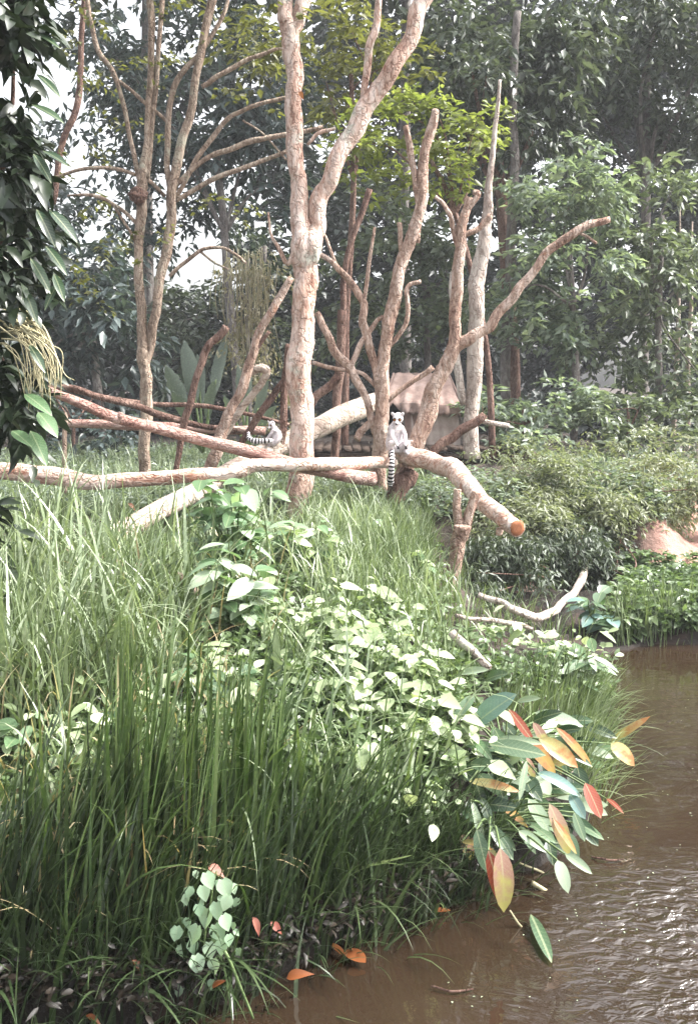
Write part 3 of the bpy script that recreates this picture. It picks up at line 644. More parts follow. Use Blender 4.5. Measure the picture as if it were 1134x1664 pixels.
mb, _ = crown([(560, -140, 200, 60, 9.4, 1.2, .3), (700, -220, 160, 60, 9.0, 1.2, .25), (400, -180, 200, 70, 9.4, 1.2, .45), (520, 60, 50, 60, 9.9, .4, .35), (560, 10, 70, 40, 9.9, .5, .6), (420, -480, 260, 140, 8.6, 1.2, .5), (150, -560, 240, 170, 8.0, 1.2, .5), (560, -760, 300, 160, 7.5, 1.2, .4)], 60, 12, .4, .12, .055, .4)  # last three clumps, unseen overhead, added to darken water and foreground
part('crown', *mb.get(), M['olive_leaf'], main, kind='stuff')

left = stem_tree('forked_tree', 'slimmer brown tree forking low with many thin branches, at left', 'tree', 11.0,
    [(236, 850, 13), (236, 800, 12.5), (237, 720, 12.5), (237, 650, 12.5), (236, 600, 12.5), (233, 560, 12), (229, 510, 10), (227, 450, 9.5), (226, 390, 9.5), (229, 330, 11), (232, 300, 11), (237, 240, 8), (244, 150, 7), (248, 60, 7), (243, 0, 7), (238, -90, 6)],
    [('stem', [(238, 600, 8), (243, 555, 10), (254, 500, 9.5), (267, 430, 9.5), (275, 375, 10), (281, 320, 10), (291, 250, 9), (309, 180, 8), (325, 100, 8), (340, 20, 8), (352, -60, 7)]),
     [(228, 300, 5), (215, 235, 5), (203, 180, 5), (185, 120, 5), (160, 80, 5), (145, 20, 5), (135, -50, 4)],
     [(240, 290, 5), (249, 200, 5), (257, 90, 5), (264, 0, 5), (268, -60, 5)],
     [(277, 315, 6), (273, 260, 6), (273, 195, 6), (285, 140, 6), (325, 85, 5), (362, 25, 4), (380, -40, 4)],
     [(274, 200, 4), (240, 170, 4), (205, 140, 3.5), (180, 122, 3)],
     [(268, 318, 4), (235, 290, 4), (180, 273, 4), (130, 276, 3.5), (60, 300, 3)],
     [(224, 365, 4), (192, 335, 4), (150, 318, 3.5), (110, 318, 2)],
     [(223, 395, 3.5), (205, 365, 3), (185, 335, 3), (175, 325, 2)],
     [(282, 305, 5), (330, 262, 5), (368, 243, 5.5), (408, 230, 6), (450, 222, 5.5), (525, 205, 4)],
     [(286, 325, 5), (345, 292, 5), (410, 268, 5), (470, 243, 4)],
     [(286, 320, 5), (320, 258, 5), (365, 200, 5), (395, 178, 4.5), (450, 162, 4), (470, 158, 3)],
     [(395, 195, 2), (430, 220, 2), (465, 260, 2)],
     [(328, 140, 5), (355, 125, 5), (395, 100, 4.5), (440, 82, 4), (470, 78, 3)],
     [(276, 448, 4), (300, 427, 4), (330, 405, 4), (358, 402, 3.5), (380, 412, 3), (400, 428, 2.5)],
     [(325, 408, 2.5), (345, 425, 2.5), (372, 438, 2)]], M['bark_left'], thin=.76)
kn = P(226, 318, 11); part('knot', *tube([[kn[0], kn[1], kn[2] - .09, .03], [kn[0], kn[1] - .02, kn[2] - .04, .095], [kn[0], kn[1] - .02, kn[2] + .03, .09], [kn[0], kn[1], kn[2] + .1, .03]], 12, 5, .2), M['bark_dark'], left, True)
mb, _ = crown([(150, 300, 70, 26, 11, .6, .8), (110, 240, 50, 26, 11, .5, .6), (170, 400, 60, 40, 11.2, .6, .55), (90, 420, 50, 40, 11, .5, .5), (300, 390, 70, 26, 11, .6, .5), (370, 330, 60, 22, 11, .6, .4), (110, 90, 60, 60, 11, .7, .7), (200, 100, 70, 60, 11, .7, .5), (160, 20, 80, 50, 11, .7, .8), (270, 60, 60, 50, 11, .7, .4), (320, -60, 150, 60, 11, 1.0, .8), (120, -90, 130, 60, 11, 1, .8), (390, 80, 60, 40, 11, .6, .6), (420, 170, 50, 26, 11, .5, .4), (235, 215, 40, 20, 11, .4, .4), (130, 470, 60, 22, 11, .5, .4)], 85, 12, .32, .085, .042, .35)
part('crown', *mb.get(), M['olive_leaf'], left, kind='stuff')

centre = stem_tree('bare_tree', 'bare upright climbing tree with many stubby branches, by the seated lemur', 'tree', 10.5,
    [(618, 870, 15), (618, 820, 14), (618, 760, 15), (618, 700, 14.5), (621, 640, 13.5), (627, 560, 12), (634, 505, 12.5), (652, 435, 12), (674, 370, 11), (685, 310, 11), (689, 260, 9.5), (698, 215, 9), (708, 178, 7)],
    [[(676, 395, 6), (681, 340, 6.5), (674, 290, 6.5), (666, 250, 7), (660, 205, 6)],
     [(614, 625, 8), (602, 570, 8.5), (592, 530, 9), (590, 495, 8), (573, 463, 7), (546, 432, 6), (518, 412, 5)],
     [(548, 434, 3.5), (533, 395, 3), (520, 368, 2)],
     [(612, 710, 8), (597, 655, 8), (572, 605, 9), (546, 572, 9), (526, 532, 8), (514, 508, 6)],
     [(614, 630, 5), (588, 607, 4.5), (552, 600, 4.5), (508, 589, 4)],
     [(632, 565, 5), (652, 540, 5), (662, 510, 5), (661, 475, 4.5), (670, 460, 4.5), (682, 458, 4.5)],
     [(630, 650, 5.5), (660, 627, 5.5), (682, 612, 5.5), (702, 598, 6)],
     [(652, 430, 4.5), (650, 385, 5), (651, 362, 6)],
     [(568, 600, 6), (585, 560, 6), (610, 525, 5), (622, 515, 5)],
     [(590, 500, 4), (600, 430, 4), (608, 370, 3)],
     [(635, 510, 5), (650, 498, 5)],
     [(612, 680, 7), (590, 700, 8), (578, 712, 9)]], M['bark_mid'])
lean = stem_tree('bare_tree', 'leaning bare tree with one long arm reaching up to the right', 'tree', 10.2,
    [(632, 880, 13), (645, 820, 14), (662, 755, 15.5), (686, 690, 17), (706, 635, 16), (722, 598, 14.5), (737, 550, 12), (742, 490, 11), (745, 420, 11), (750, 370, 9.5), (765, 322, 8)],
    [('long_arm', [(716, 612, 11), (738, 572, 12), (765, 548, 10.5), (795, 528, 10), (822, 497, 9), (850, 460, 8.5), (888, 412, 8), (938, 376, 7.5), (988, 355, 6)]),
     [(942, 378, 3), (955, 386, 3), (969, 396, 3)],
     [(746, 405, 6), (733, 360, 5), (722, 335, 4.5), (708, 318, 4)],
     [(752, 385, 6), (778, 370, 6), (797, 348, 6.5)],
     [(748, 360, 5), (775, 318, 6), (768, 312, 5)]], M['bark_mid'])
stem_tree('pale_tree', 'straight pale grey trunk standing right of the hut', 'tree', 13.0,
    [(766, 745, 15), (768, 650, 14.5), (771, 560, 15), (776, 470, 15), (786, 390, 13), (791, 340, 9), (798, 270, 6), (806, 190, 4), (812, 130, 3)],
    [('stem', [(752, 660, 7), (744, 600, 7.5), (740, 530, 7.5), (734, 465, 7), (740, 440, 6)])], M['bark_pale'])
for lab, pts, Y in [
    ('dark upright post behind the centre tree, on its left', [(543, 752, 7.5), (548, 680, 7), (551, 600, 7.5), (555, 505, 8)], 12.2),
    ('thin dark stem rising from the post top toward the bright leaves', [(556, 520, 5), (560, 440, 5), (580, 370, 5), (600, 305, 5)], 12.4),
    ('crooked dark stick leaning right, left of the other sticks', [(283, 775, 5), (292, 730, 5), (306, 670, 6), (316, 620, 6), (335, 572, 6), (350, 552, 6), (366, 530, 6.5)], 9.7),
    ('short slanting stick close to the left of the main trunk', [(388, 725, 5), (412, 690, 5.5), (440, 648, 6), (458, 622, 5), (478, 596, 4)], 10.2),
    ('short thick stick slanting up just right of the main trunk', [(492, 672, 8), (520, 640, 7.5), (548, 612, 7)], 10.5),
    ('upright brown stick partly hidden by the main trunk', [(455, 740, 6), (462, 680, 6), (465, 600, 6), (468, 560, 5)], 10.1)]:
    pole('branch_stick', lab, 'stick', pts, Y, M['bark_dark'], wob=.12)
t = thing('branch_stick', 'longest slanting brown stick, reaching up to the main trunk', 'stick', P(340, 775, 9.95), None)
part('shaft', *tube(pxpath([(340, 775, 10), (352, 728, 10), (368, 680, 9), (390, 640, 8), (405, 592, 7.5), (420, 545, 7), (446, 498, 6.5), (472, 452, 5)], 9.95), 10, 6, .12, .2), M['bark_mid'], t, True)
part('twig', *tube(pxpath([(410, 580, 3.5), (425, 555, 3.5), (438, 538, 3)], 9.95), 7, 4, .1), M['bark_dark'], t, True)
pole('hooked_branch', 'slanting branch whose pale top hooks back to the left', 'branch', [(358, 715, 7), (375, 690, 6), (400, 655, 5.5), (425, 622, 6), (433, 605, 6.5), (424, 597, 7), (412, 603, 6), (404, 613, 4), (401, 632, 3)], 10.15, M['log_smooth'], wob=.12, crook=.1)
t = thing('broken_branch', 'dark broken branch with a pale side twig, beneath the pale trunk', 'branch', P(690, 752, 10.3))
part('shaft', *tube(pxpath([(690, 752, 7), (720, 722, 8), (752, 697, 8.5), (788, 674, 6)], 10.3), 10, 6, .12, .2), M['bark_dark'], t, True)
part('twig', *tube(pxpath([(775, 682, 4.5), (800, 688, 4), (827, 692, 4)], 10.3), 8, 4, .1), M['bark_pale'], t, True)

# logs
def log(name, label, pts, mat, cut=None, sides=18, wob=.06, crook=.12, knobs=()):
    path = pxpath(pts); t = thing(name, label, 'log', path[0][:3])
    part('bark', *tube(path, sides, 8, wob, crook, cap=True), mat, t, True)
    if cut == 'end' or cut == 'both':
        q = np.array(path); T = nrm(q[-1, :3] - q[-2, :3]); c = q[-1, :3] + T * .004; r = q[-1, 3] * .98
        A = nrm(np.cross(T, [0, 0, 1])); B = np.cross(A, T); k = 24; a = np.arange(k) * 2 * math.pi / k
        ring = lambda rr, dz: c + T * dz + (A * np.cos(a)[:, None] + B * np.sin(a)[:, None]) * (rr * (1 + .03 * RS.randn(k)))[:, None]
        vs = np.vstack([ring(r, -.012), ring(r * .96, .006), ring(r * .5, .008), [c + T * .009]])
        f_ = []
        for rr in range(2):
            for j in range(k): a_ = rr * k + j; b_ = rr * k + (j + 1) % k; f_ += [(a_, b_, b_ + k), (a_, b_ + k, a_ + k)]
        for j in range(k): f_.append((2 * k + j, 2 * k + (j + 1) % k, 3 * k))
        part('cut_end', vs, np.array(f_), M['cut'], t)
    for (px, py, r, Y, dx, dy) in knobs:
        part('knob', *tube(pxpath([(px, py, r), (px + dx * .6, py + dy * .6, r * .9), (px + dx, py + dy, r * .7)], Y), 9, 4, .1), mat, t, True)
    return t
log('long_log', 'long pale peeled log lying level across the front, from the left edge to the lemur',
    [(-260, 755, 15, 8.7), (-60, 764, 14, 8.8), (20, 768, 14.5, 8.8), (100, 776, 14.5, 8.8), (170, 782, 12.5, 8.85), (280, 776, 11.5, 8.9), (360, 771, 12, 8.9), (385, 764, 13, 8.95), (420, 758, 11, 9.0), (500, 754, 10.5, 9.1), (580, 753, 10.5, 9.6), (640, 753, 9, 10.0)], M['log_front'], knobs=((160, 786, 6, 8.8, 4, 10), (60, 778, 5, 8.8, -3, 8)))
log('sawn_log', 'pale bent log with a sawn orange end pointing at the camera',
    [(640, 734, 14, 10.15), (675, 742, 15.5, 10.0), (715, 757, 15.5, 9.7), (740, 766, 17, 9.1), (765, 795, 15, 8.6), (800, 830, 14.5, 8.1), (840, 858, 13.5, 7.7)], M['log_front'], cut='end', knobs=((812, 858, 6, 7.95, -2, 12), (745, 772, 8, 9.05, -8, 6)))
log('slanting_log', 'brown pole slanting down rightwards behind the long pale log',
    [(62, 628, 6, 8.3), (130, 655, 8, 8.5), (200, 681, 9, 8.8), (330, 716, 10, 9.15), (450, 746, 10.5, 9.2), (540, 768, 11, 9.35), (606, 781, 11.5, 9.6)], M['log_brown'], knobs=((195, 678, 5, 8.75, 2, -8),))
log('level_pole', 'level brown pole behind the slanting one, ending near the sticks',
    [(94, 688, 7, 11.4), (200, 690, 7.5, 11.4), (320, 697, 7.5, 11.4), (432, 701, 7, 11.4)], M['log_brown'])
log('crooked_pole', 'thin crooked pole just above the slanting brown pole',
    [(64, 629, 4, 9.9), (118, 631, 5, 9.95), (160, 645, 5, 10), (215, 657, 5.5, 10.1), (260, 675, 6, 10.2), (320, 690, 5, 10.3), (390, 700, 4, 10.4)], M['bark_dark'])
log('thin_pole', 'thinnest level pole crossing behind the left tree',
    [(110, 634, 3.5, 11.8), (230, 655, 4, 11.8), (310, 658, 4, 11.8), (380, 668, 3.5, 11.7), (470, 690, 3, 11.6)], M['bark_dark'])
log('leaning_log', 'thick smooth pale trunk lying slantwise behind the main tree',
    [(120, 905, 15, 6.9), (200, 862, 16, 7.6), (280, 818, 16, 8.4), (360, 776, 16, 9.3), (430, 738, 17, 10.0), (520, 692, 17, 10.6), (580, 666, 17, 11.2), (612, 652, 14, 11.5)], M['log_smooth'], sides=22, wob=.04, crook=.05)
log('stump_log', 'dark broken stump under the lemur where the logs meet',
    [(638, 870, 12, 10.0), (640, 830, 13, 10.0), (652, 790, 17, 10.05), (664, 765, 16, 10.15)], M['bark_dark'], knobs=((645, 800, 10, 9.95, -14, 40),))
t = thing('forked_post', 'reddish forked prop post standing under the sawn log', 'post', P(725, 1010, 7.7))
part('shaft', *tube(pxpath([(725, 1010, 13), (733, 950, 12.5), (742, 890, 12.5), (750, 855, 14)], 7.8), 14, 8, .1, .15), M['bark_mid'], t, True)
part('prong', *tube(pxpath([(748, 862, 9), (742, 830, 7.5), (743, 795, 6)], 8.0), 10, 5, .1), M['bark_mid'], t, True)
part('prong', *tube(pxpath([(754, 862, 9), (762, 835, 8.5), (774, 800, 8)], 8.0), 10, 5, .1), M['bark_mid'], t, True)
pole('fallen_branch', 'pale curved fallen branch under the overhanging bush at right', 'branch', [(775, 965, 5), (812, 980, 6), (845, 995, 6.5), (878, 1000, 7), (908, 988, 6.5), (930, 965, 6.5), (942, 942, 6.5), (955, 920, 4)], None, M['bark_pale'], crook=.3)
pole('fallen_branch', 'thin straight fallen branch below the curved pale one', 'branch', [(740, 1000, 3.5), (790, 1008, 4), (835, 1014, 4), (866, 1021, 3.5)], None, M['bark_pale'], crook=.3)
pole('fallen_branch', 'pinkish fallen branch in the grass left of the broadleaf shrub', 'branch', [(140, 902, 6), (190, 915, 7), (245, 922, 8), (290, 940, 8), (325, 960, 7)], None, M['bark_mid'], crook=.3)
pole('fallen_branch', 'short pale piece of wood lying above the big blue-green leaf', 'branch', [(735, 1030, 7), (762, 1055, 8), (795, 1085, 6)], None, M['bark_pale'], crook=.2)
pole('fallen_branch', 'brown stick poking out of the leaves at the left edge', 'branch', [(8, 840, 6), (30, 870, 6), (50, 890, 5), (110, 893, 4)], None, M['bark_mid'], crook=.3)
pole('fallen_branch', 'thin upright broken twig by the level pole at left', 'branch', [(104, 800, 4), (105, 740, 4), (108, 690, 3.5), (106, 670, 2)], 9.2, M['bark_left'], crook=.3)

# ------------------------------------------------------------------ lemurs
def skin_body(name, verts, edges, radii, mat, parent, root=0, sub=2):
    me = bpy.data.meshes.new(name); me.from_pydata(verts, edges, []); me.update(); me.materials.append(mat)
    o = obj(name, me, parent)
    m = o.modifiers.new('skin', 'SKIN'); m.use_smooth_shade = True
    for i_, r in enumerate(radii):
        sv = me.skin_vertices[0].data[i_]; sv.radius = (r, r) if not isinstance(r, tuple) else r; sv.use_root = (i_ == root)
    s = o.modifiers.new('sub', 'SUBSURF'); s.levels = sub; s.render_levels = sub
    return o
def ball(c, r, k=14, m=9, noise_=0):
    th = np.linspace(0, math.pi, m); ph = np.arange(k) * 2 * math.pi / k
    v_ = np.array([[math.sin(t_) * math.cos(p_), math.sin(t_) * math.sin(p_), math.cos(t_)] for t_ in th for p_ in ph]) * np.array(r) + np.array(c)
    f_ = []
    for a_ in range(m - 1):
        for b_ in range(k): q = (a_*k + b_, a_*k + (b_+1) % k, (a_+1)*k + (b_+1) % k, (a_+1)*k + b_); f_ += [(q[0], q[2], q[1]), (q[0], q[3], q[2])]
    return v_, np.array(f_)
def local_part(name, v_, f_, mat, parent, smooth=True):
    return obj(name, tri_mesh(name, v_, f_, mat, smooth), parent)
def lemur(label, loc, rz, tailpts, headturn=0.0, scale=1.0, tail_r=.026):
    t = thing('lemur', label, 'lemur', loc, 'ring-tailed lemurs on the logs'); t.rotation_euler = (0, 0, rz); t.scale = (scale,) * 3
    # local frame: -Y is the front of the animal
    V = [(0, .03, .075), (0, .045, .14), (0, .03, .21), (0, .0, .265), (0, -.015, .305), (0, -.03, .335),
         (.055, -.02, .06), (.085, -.11, .13), (.075, -.06, .03), (.075, -.13, .008),
         (-.055, -.02, .06), (-.085, -.11, .13), (-.075, -.06, .03), (-.075, -.13, .008),
         (.055, -.015, .25), (.07, -.07, .18), (.045, -.13, .11), (.04, -.15, .085),
         (-.055, -.015, .25), (-.07, -.07, .18), (-.045, -.13, .11), (-.04, -.15, .085)]
    E = [(0,1),(1,2),(2,3),(3,4),(4,5),(0,6),(6,7),(7,8),(8,9),(0,10),(10,11),(11,12),(12,13),(3,14),(14,15),(15,16),(16,17),(3,18),(18,19),(19,20),(20,21)]
    R_ = [.075,.085,.078,.062,.038,.036,.05,.032,.02,.016,.05,.032,.02,.016,.03,.022,.017,.013,.03,.022,.017,.013]
    body = skin_body('body', V, E, R_, M['fur_grey'], t)
    fp = []; fd = []
    for (c_, r_, m_) in [(V[i_], R_[i_], 90 if i_ < 4 else 45) for i_ in (0, 1, 2, 3, 4, 6, 7, 10, 11, 14, 18)]:
        dd = nrm(RS.randn(m_, 3)); fp.append(np.array(c_) + dd * r_ * .88); fd.append(nrm(dd + np.array([0, .1, -1.1])))
    fp = np.vstack(fp); fd = np.vstack(fd); fN = len(fp)
    fv, ff = leaf_cloud(fp, fd, nrm(fp - np.array([0, .02, .15]) + RS.randn(fN, 3) * .02), RS.uniform(.02, .035, fN), RS.uniform(.004, .008, fN))
    obj('fur', tri_mesh('fur', fv, ff, M['fur_tuft'], False), body)['kind'] = 'stuff'
    hd = bpy.data.objects.new('head', tri_mesh('head', *ball((0, 0, 0), (.05, .054, .048), 18, 12), M['fur_white'], True)); link(hd, t)
    hd.location = (0, -.05, .345); hd.rotation_euler = (math.radians(24), 0, headturn)
    # muzzle, skull cap, eye patches, eyes, nose, ears
    local_part('muzzle', *ball((0, -.062, -.014), (.02, .034, .018), 12, 8), M['fur_white'], hd)
    local_part('nose', *ball((0, -.096, -.012), (.0105, .008, .009), 10, 6), M['fur_black'], hd)
    local_part('skull_cap', *ball((0, .012, .018), (.041, .045, .036), 14, 9), M['fur_grey'], hd)
    for sx_ in (-1, 1):
        local_part('eye_patch', *ball((sx_ * .024, -.042, .008), (.019, .0125, .018), 12, 8), M['fur_black'], hd)
        local_part('eye', *ball((sx_ * .026, -.051, .009), (.0085, .006, .0085), 10, 7), M['eye'], hd)
        ev, ef = ball((0, 0, 0), (.017, .008, .026), 10, 8); ev[:, 2] += .016; ev = ev @ np.array([[math.cos(.5*sx_), 0, -math.sin(.5*sx_)], [0, 1, 0], [math.sin(.5*sx_), 0, math.cos(.5*sx_)]]) + np.array([sx_ * .037, .0, .030])
        local_part('ear', ev, ef, M['fur_white'], hd)
        for fi in range(4):
            a_ = -.5 + fi * .33; hx = sx_ * .04
            local_part('finger', *tube([[hx, -.15, .085, .006], [hx + math.sin(a_) * .012, -.165, .074, .005], [hx + math.sin(a_) * .018, -.168, .058, .004]], 6, 3, 0), M['fur_black'], body)
    # tail, in world space converted to local
    inv = (Matrix.Translation(loc) @ Matrix.Rotation(rz, 4, 'Z') @ Matrix.Scale(scale, 4)).inverted()
    pts = [[*(inv @ Vector(p[:3])), p[3] / scale] for p in tailpts]
    v_, f_ = tube(pts, 12, 10, .1, 0, cap=True)
    me = tri_mesh('tail', v_, f_, M['fur_white'], True); me.materials.append(M['fur_black'])
    nb = (len(v_) - 2) // 12; rows = np.minimum(f_.min(1), f_.max(1) - 12) // 12
    L_ = nb; per = max(4, L_ // 13)
    mi = ((np.clip(f_.min(1) // 12, 0, nb) // (per // 2)) % 2).astype(np.int32)
    me.polygons.foreach_set('material_index', mi); obj('tail', me, t)
    return t
l1 = P(643, 738, 10.0)
lemur('ring-tailed lemur sitting on the sawn log, its banded tail hanging straight down', Vector(l1), math.radians(18),
      [(*P(640, 730, 10.02), .02), (*P(637, 733, 9.9), .022), (*P(637, 745, 9.78), .026), (*P(636, 757, 9.74), .028), (*P(635, 770, 9.76), .031), (*P(634, 784, 9.8), .033), (*P(634, 791, 9.8), .015)], headturn=math.radians(-30), scale=1.04)
l2 = P(447, 727, 10.0)
lemur('ring-tailed lemur crouching on the thick leaning trunk, its dark tail curled to the left', Vector(l2), math.radians(-100),
      [(*P(442, 716, 9.95), .02), (*P(436, 716, 9.82), .024), (*P(424, 717, 9.8), .026), (*P(413, 716, 9.8), .026), (*P(405, 712, 9.85), .022), (*P(404, 704, 9.95), .016)], headturn=math.radians(60), scale=.66)

# ------------------------------------------------------------------ grasses
def grass(name, label, polyg, n_, Hr, Wr, lean_az, az_sp, t0, kr, mat, seg=5, tuft=0, spread=.06, power=1.0):
    g_ = ground_pts(n_, polyg, tuft, spread); n_ = len(g_)
    H = RS.uniform(*Hr, n_) ; W = RS.uniform(*Wr, n_)
    az_ = lean_az + RS.randn(n_) * az_sp; k = kr[0] + (kr[1] - kr[0]) * RS.rand(n_) ** 1.6
    g_[:, 2] -= .02
    v_, t_ = blades(g_, H, W, az_, np.abs(RS.randn(n_)) * t0, k, seg)
    return solo(name, v_, t_, mat, label, 'grass', kind='stuff', origin=(0, 5, 0))
# far lawn under the logs
grass('short_grass', 'pale grass and weeds growing beyond the logs at left', [(20, 738), (470, 738), (480, 790), (640, 790), (640, 850), (0, 850)], 9000, (.18, .42), (.012, .022), 0, 3, .25, (.2, 1.4), M['grass_pale'], 4)
grass('short_grass', 'grass around the foot of the bare trees', [(480, 800), (700, 790), (700, 960), (540, 960)], 4800, (.18, .40), (.010, .018), 0, 3, .25, (.2, 1.2), M['grass_tall'], 4)
grass('tall_grass', 'tall arching grass on the bank at left', [(-60, 890), (200, 930), (420, 960), (330, 1080), (240, 1200), (-60, 1260)], 1900, (.35, .72), (.009, .020), .2, 2.2, .16, (.1, 2.3), M['grass_tall'], 7, 6, .07)
grass('tall_grass', 'pale broad-bladed arching grass at the left edge', [(-60, 880), (240, 940), (330, 1000), (200, 1150), (-60, 1200)], 650, (.35, .7), (.014, .026), .2, 2.2, .16, (.8, 2.8), M['grass_pale'], 8, 5, .08)
grass('tall_grass', 'feathery green grass between the main trunk and the forked post', [(500, 880), (690, 880), (690, 1030), (560, 1030)], 1200, (.22, .48), (.007, .014), .2, 2.5, .14, (.1, 1.3), M['grass_tall'], 6, 8, .06)
grass('sedge', 'dark green sword-like sedge standing along the near water edge', [(-80, 1500), (180, 1440), (480, 1400), (700, 1430), (690, 1490), (520, 1545), (300, 1630), (100, 1680), (-80, 1700)], 430, (.40, .80), (.010, .022), .35, .9, .2, (.1, 1.5), M['grass_dark'], 7, 9, .06)
grass('sedge', 'brighter broad sedge blades standing among the dark ones', [(-80, 1380), (180, 1350), (560, 1340), (700, 1400), (520, 1500), (300, 1560), (-80, 1600)], 420, (.35, .85), (.010, .022), .35, .9, .22, (.2, 1.8), M['grass_mid'], 8, 5, .08)
grass('sedge', 'clump of tall broad sedge left of the heart-leaved vine', [(180, 1400), (420, 1390), (460, 1480), (180, 1520)], 150, (.75, 1.05), (.014, .026), .15, .8, .10, (.0, .6), M['grass_mid'], 8, 7, .05)
grass('sedge', 'fine drooping sedge overhanging the water below the creeper', [(480, 1380), (740, 1400), (760, 1470), (560, 1540), (480, 1560)], 420, (.35, .6), (.006, .013), -.9, .9, .4, (.3, 1.6), M['grass_dark'], 7, 8, .05)
grass('sedge', 'light green grass standing on the point by the water', [(800, 1120), (950, 1120), (985, 1200), (960, 1260), (820, 1200)], 520, (.16, .36), (.007, .014), -.3, 1.2, .2, (.1, 1.2), M['grass_tall'], 6, 8, .05)
grass('sedge', 'grass fringe trailing over the water at the point', [(930, 1120), (985, 1130), (985, 1280), (930, 1290)], 700, (.2, .42), (.006, .012), -.2, .7, .6, (.3, 1.3), M['grass_tall'], 6, 6, .04)
grass('sedge', 'green reeds at the foot of the far right bank', [(1000, 1010), (1134, 1000), (1150, 1040), (1000, 1050)], 420, (.12, .48), (.010, .018), 0, 3, .15, (.1, .9), M['grass_tall'], 5, 7, .05)
grass('dry_grass', 'dry straw-coloured blades scattered through the bank grass', [(-60, 900), (400, 900), (480, 1000), (400, 1150), (400, 1400), (300, 1560), (-60, 1600)], 520, (.25, .6), (.008, .016), .2, 3, .5, (.2, 2.4), M['grass_dry'], 7)

grass('tall_grass', 'pale blades mixed into the grass in front of the bare trees', [(480, 860), (690, 870), (700, 1010), (500, 1000)], 800, (.2, .5), (.010, .019), .2, 2.5, .2, (.5, 2.4), M['grass_pale'], 7, 5, .06)
grass('tall_grass', 'grass tufts hiding the foot of the main trunk and the leaning log', [(180, 850), (560, 850), (540, 930), (200, 920)], 1000, (.12, .28), (.010, .018), .2, 2.5, .2, (.2, 1.8), M['grass_tall'], 6, 7, .07)
grass('sedge', 'dark thin blades drooping over the shaded hollow by the long reddish leaf', [(640, 1380), (800, 1400), (850, 1430), (760, 1476), (640, 1510)], 420, (.2, .5), (.005, .011), -.8, 1.0, .5, (.3, 1.8), M['grass_dark'], 7, 6, .05)
grass('sedge', 'dark sedge leaning out over the water at the very bottom', [(-80, 1560), (300, 1560), (470, 1520), (560, 1505), (500, 1560), (300, 1640), (-80, 1690)], 760, (.2, .5), (.007, .016), -1.1, .7, .55, (.2, 1.6), M['grass_dark'], 7, 8, .05)
grass('tall_grass', 'tallest arching reeds at the left, some bowed over', [(-60, 900), (160, 930), (330, 1010), (220, 1180), (-60, 1220)], 330, (.6, 1.05), (.014, .028), .3, 2.4, .22, (.3, 2.8), M['grass_pale'], 9, 4, .08)
grass('tall_grass', 'broad arching blades in front of the main trunk', [(300, 870), (600, 860), (620, 960), (420, 980)], 260, (.4, .7), (.012, .022), .3, 2.6, .25, (.5, 2.8), M['grass_pale'], 8, 4, .08)
grass('tall_grass', 'mixed grass rising through the bright creepers', [(420, 980), (700, 960), (780, 1060), (740, 1180), (560, 1230), (430, 1120)], 620, (.2, .5), (.008, .018), .2, 2.6, .25, (.3, 2.4), M['grass_tall'], 7, 5, .07)
grass('tall_grass', 'loose pale grass around the forked post and the fallen branches', [(690, 880), (800, 880), (860, 1000), (960, 1050), (760, 1060), (680, 1000)], 520, (.15, .40), (.006, .014), .2, 2.6, .3, (.4, 2.4), M['grass_tall'], 7, 5, .07)
grass('tall_grass', 'bright arching blades crossing over the creepers and the sedge tops', [(100, 1200), (400, 1150), (700, 1150), (760, 1350), (500, 1420), (100, 1400)], 190, (.35, .75), (.010, .020), .3, 2.4, .35, (.8, 2.8), M['grass_pale'], 9, 2, .08)
# ------------------------------------------------------------------ ground cover (nobody could count it)
def cover(name, label, polyg, n_, L, W, mat, lift=(.0, .15), nl=6, tw=.15, fine=True):
    g_ = ground_pts(n_, polyg); g_[:, 2] += RS.uniform(*lift, n_)
    v_, t_ = sprays(g_, np.tile([0, 0, .6], (n_, 1)), nl, tw, L, W, .25, fine)
    return solo(name, v_, t_, mat, label, 'ground cover', kind='stuff', origin=(0, 5, 0))
cover('ground_cover', 'low leafy weeds covering the whole near bank', [(-80, 900), (400, 890), (700, 900), (730, 1050), (985, 1100), (985, 1160), (800, 1130), (740, 1180), (740, 1300), (640, 1390), (420, 1400), (-80, 1440)], 4600, .06, .035, M['creeper_stuff'], (.0, .14))
cover('leaf_litter', 'dark rotting leaf litter on the wet foot of the near bank', [(-80, 1520), (300, 1560), (560, 1480), (860, 1350), (900, 1400), (760, 1460), (540, 1550), (300, 1650), (-80, 1690)], 800, .05, .02, M['litter'], (.0, .05))
cover('ground_cover', 'small weeds beyond the logs', [(-20, 735), (470, 738), (480, 785), (880, 790), (890, 745), (1134, 745), (1134, 850), (-20, 850)], 5000, .08, .035, M['pale_leaf'], (0, .25), fine=False)
cover('ground_cover', 'small weeds on the far right bank beside the water', [(1000, 930), (1160, 940), (1160, 1030), (1000, 1040)], 900, .09, .05, M['creeper_stuff'], (0, .2))

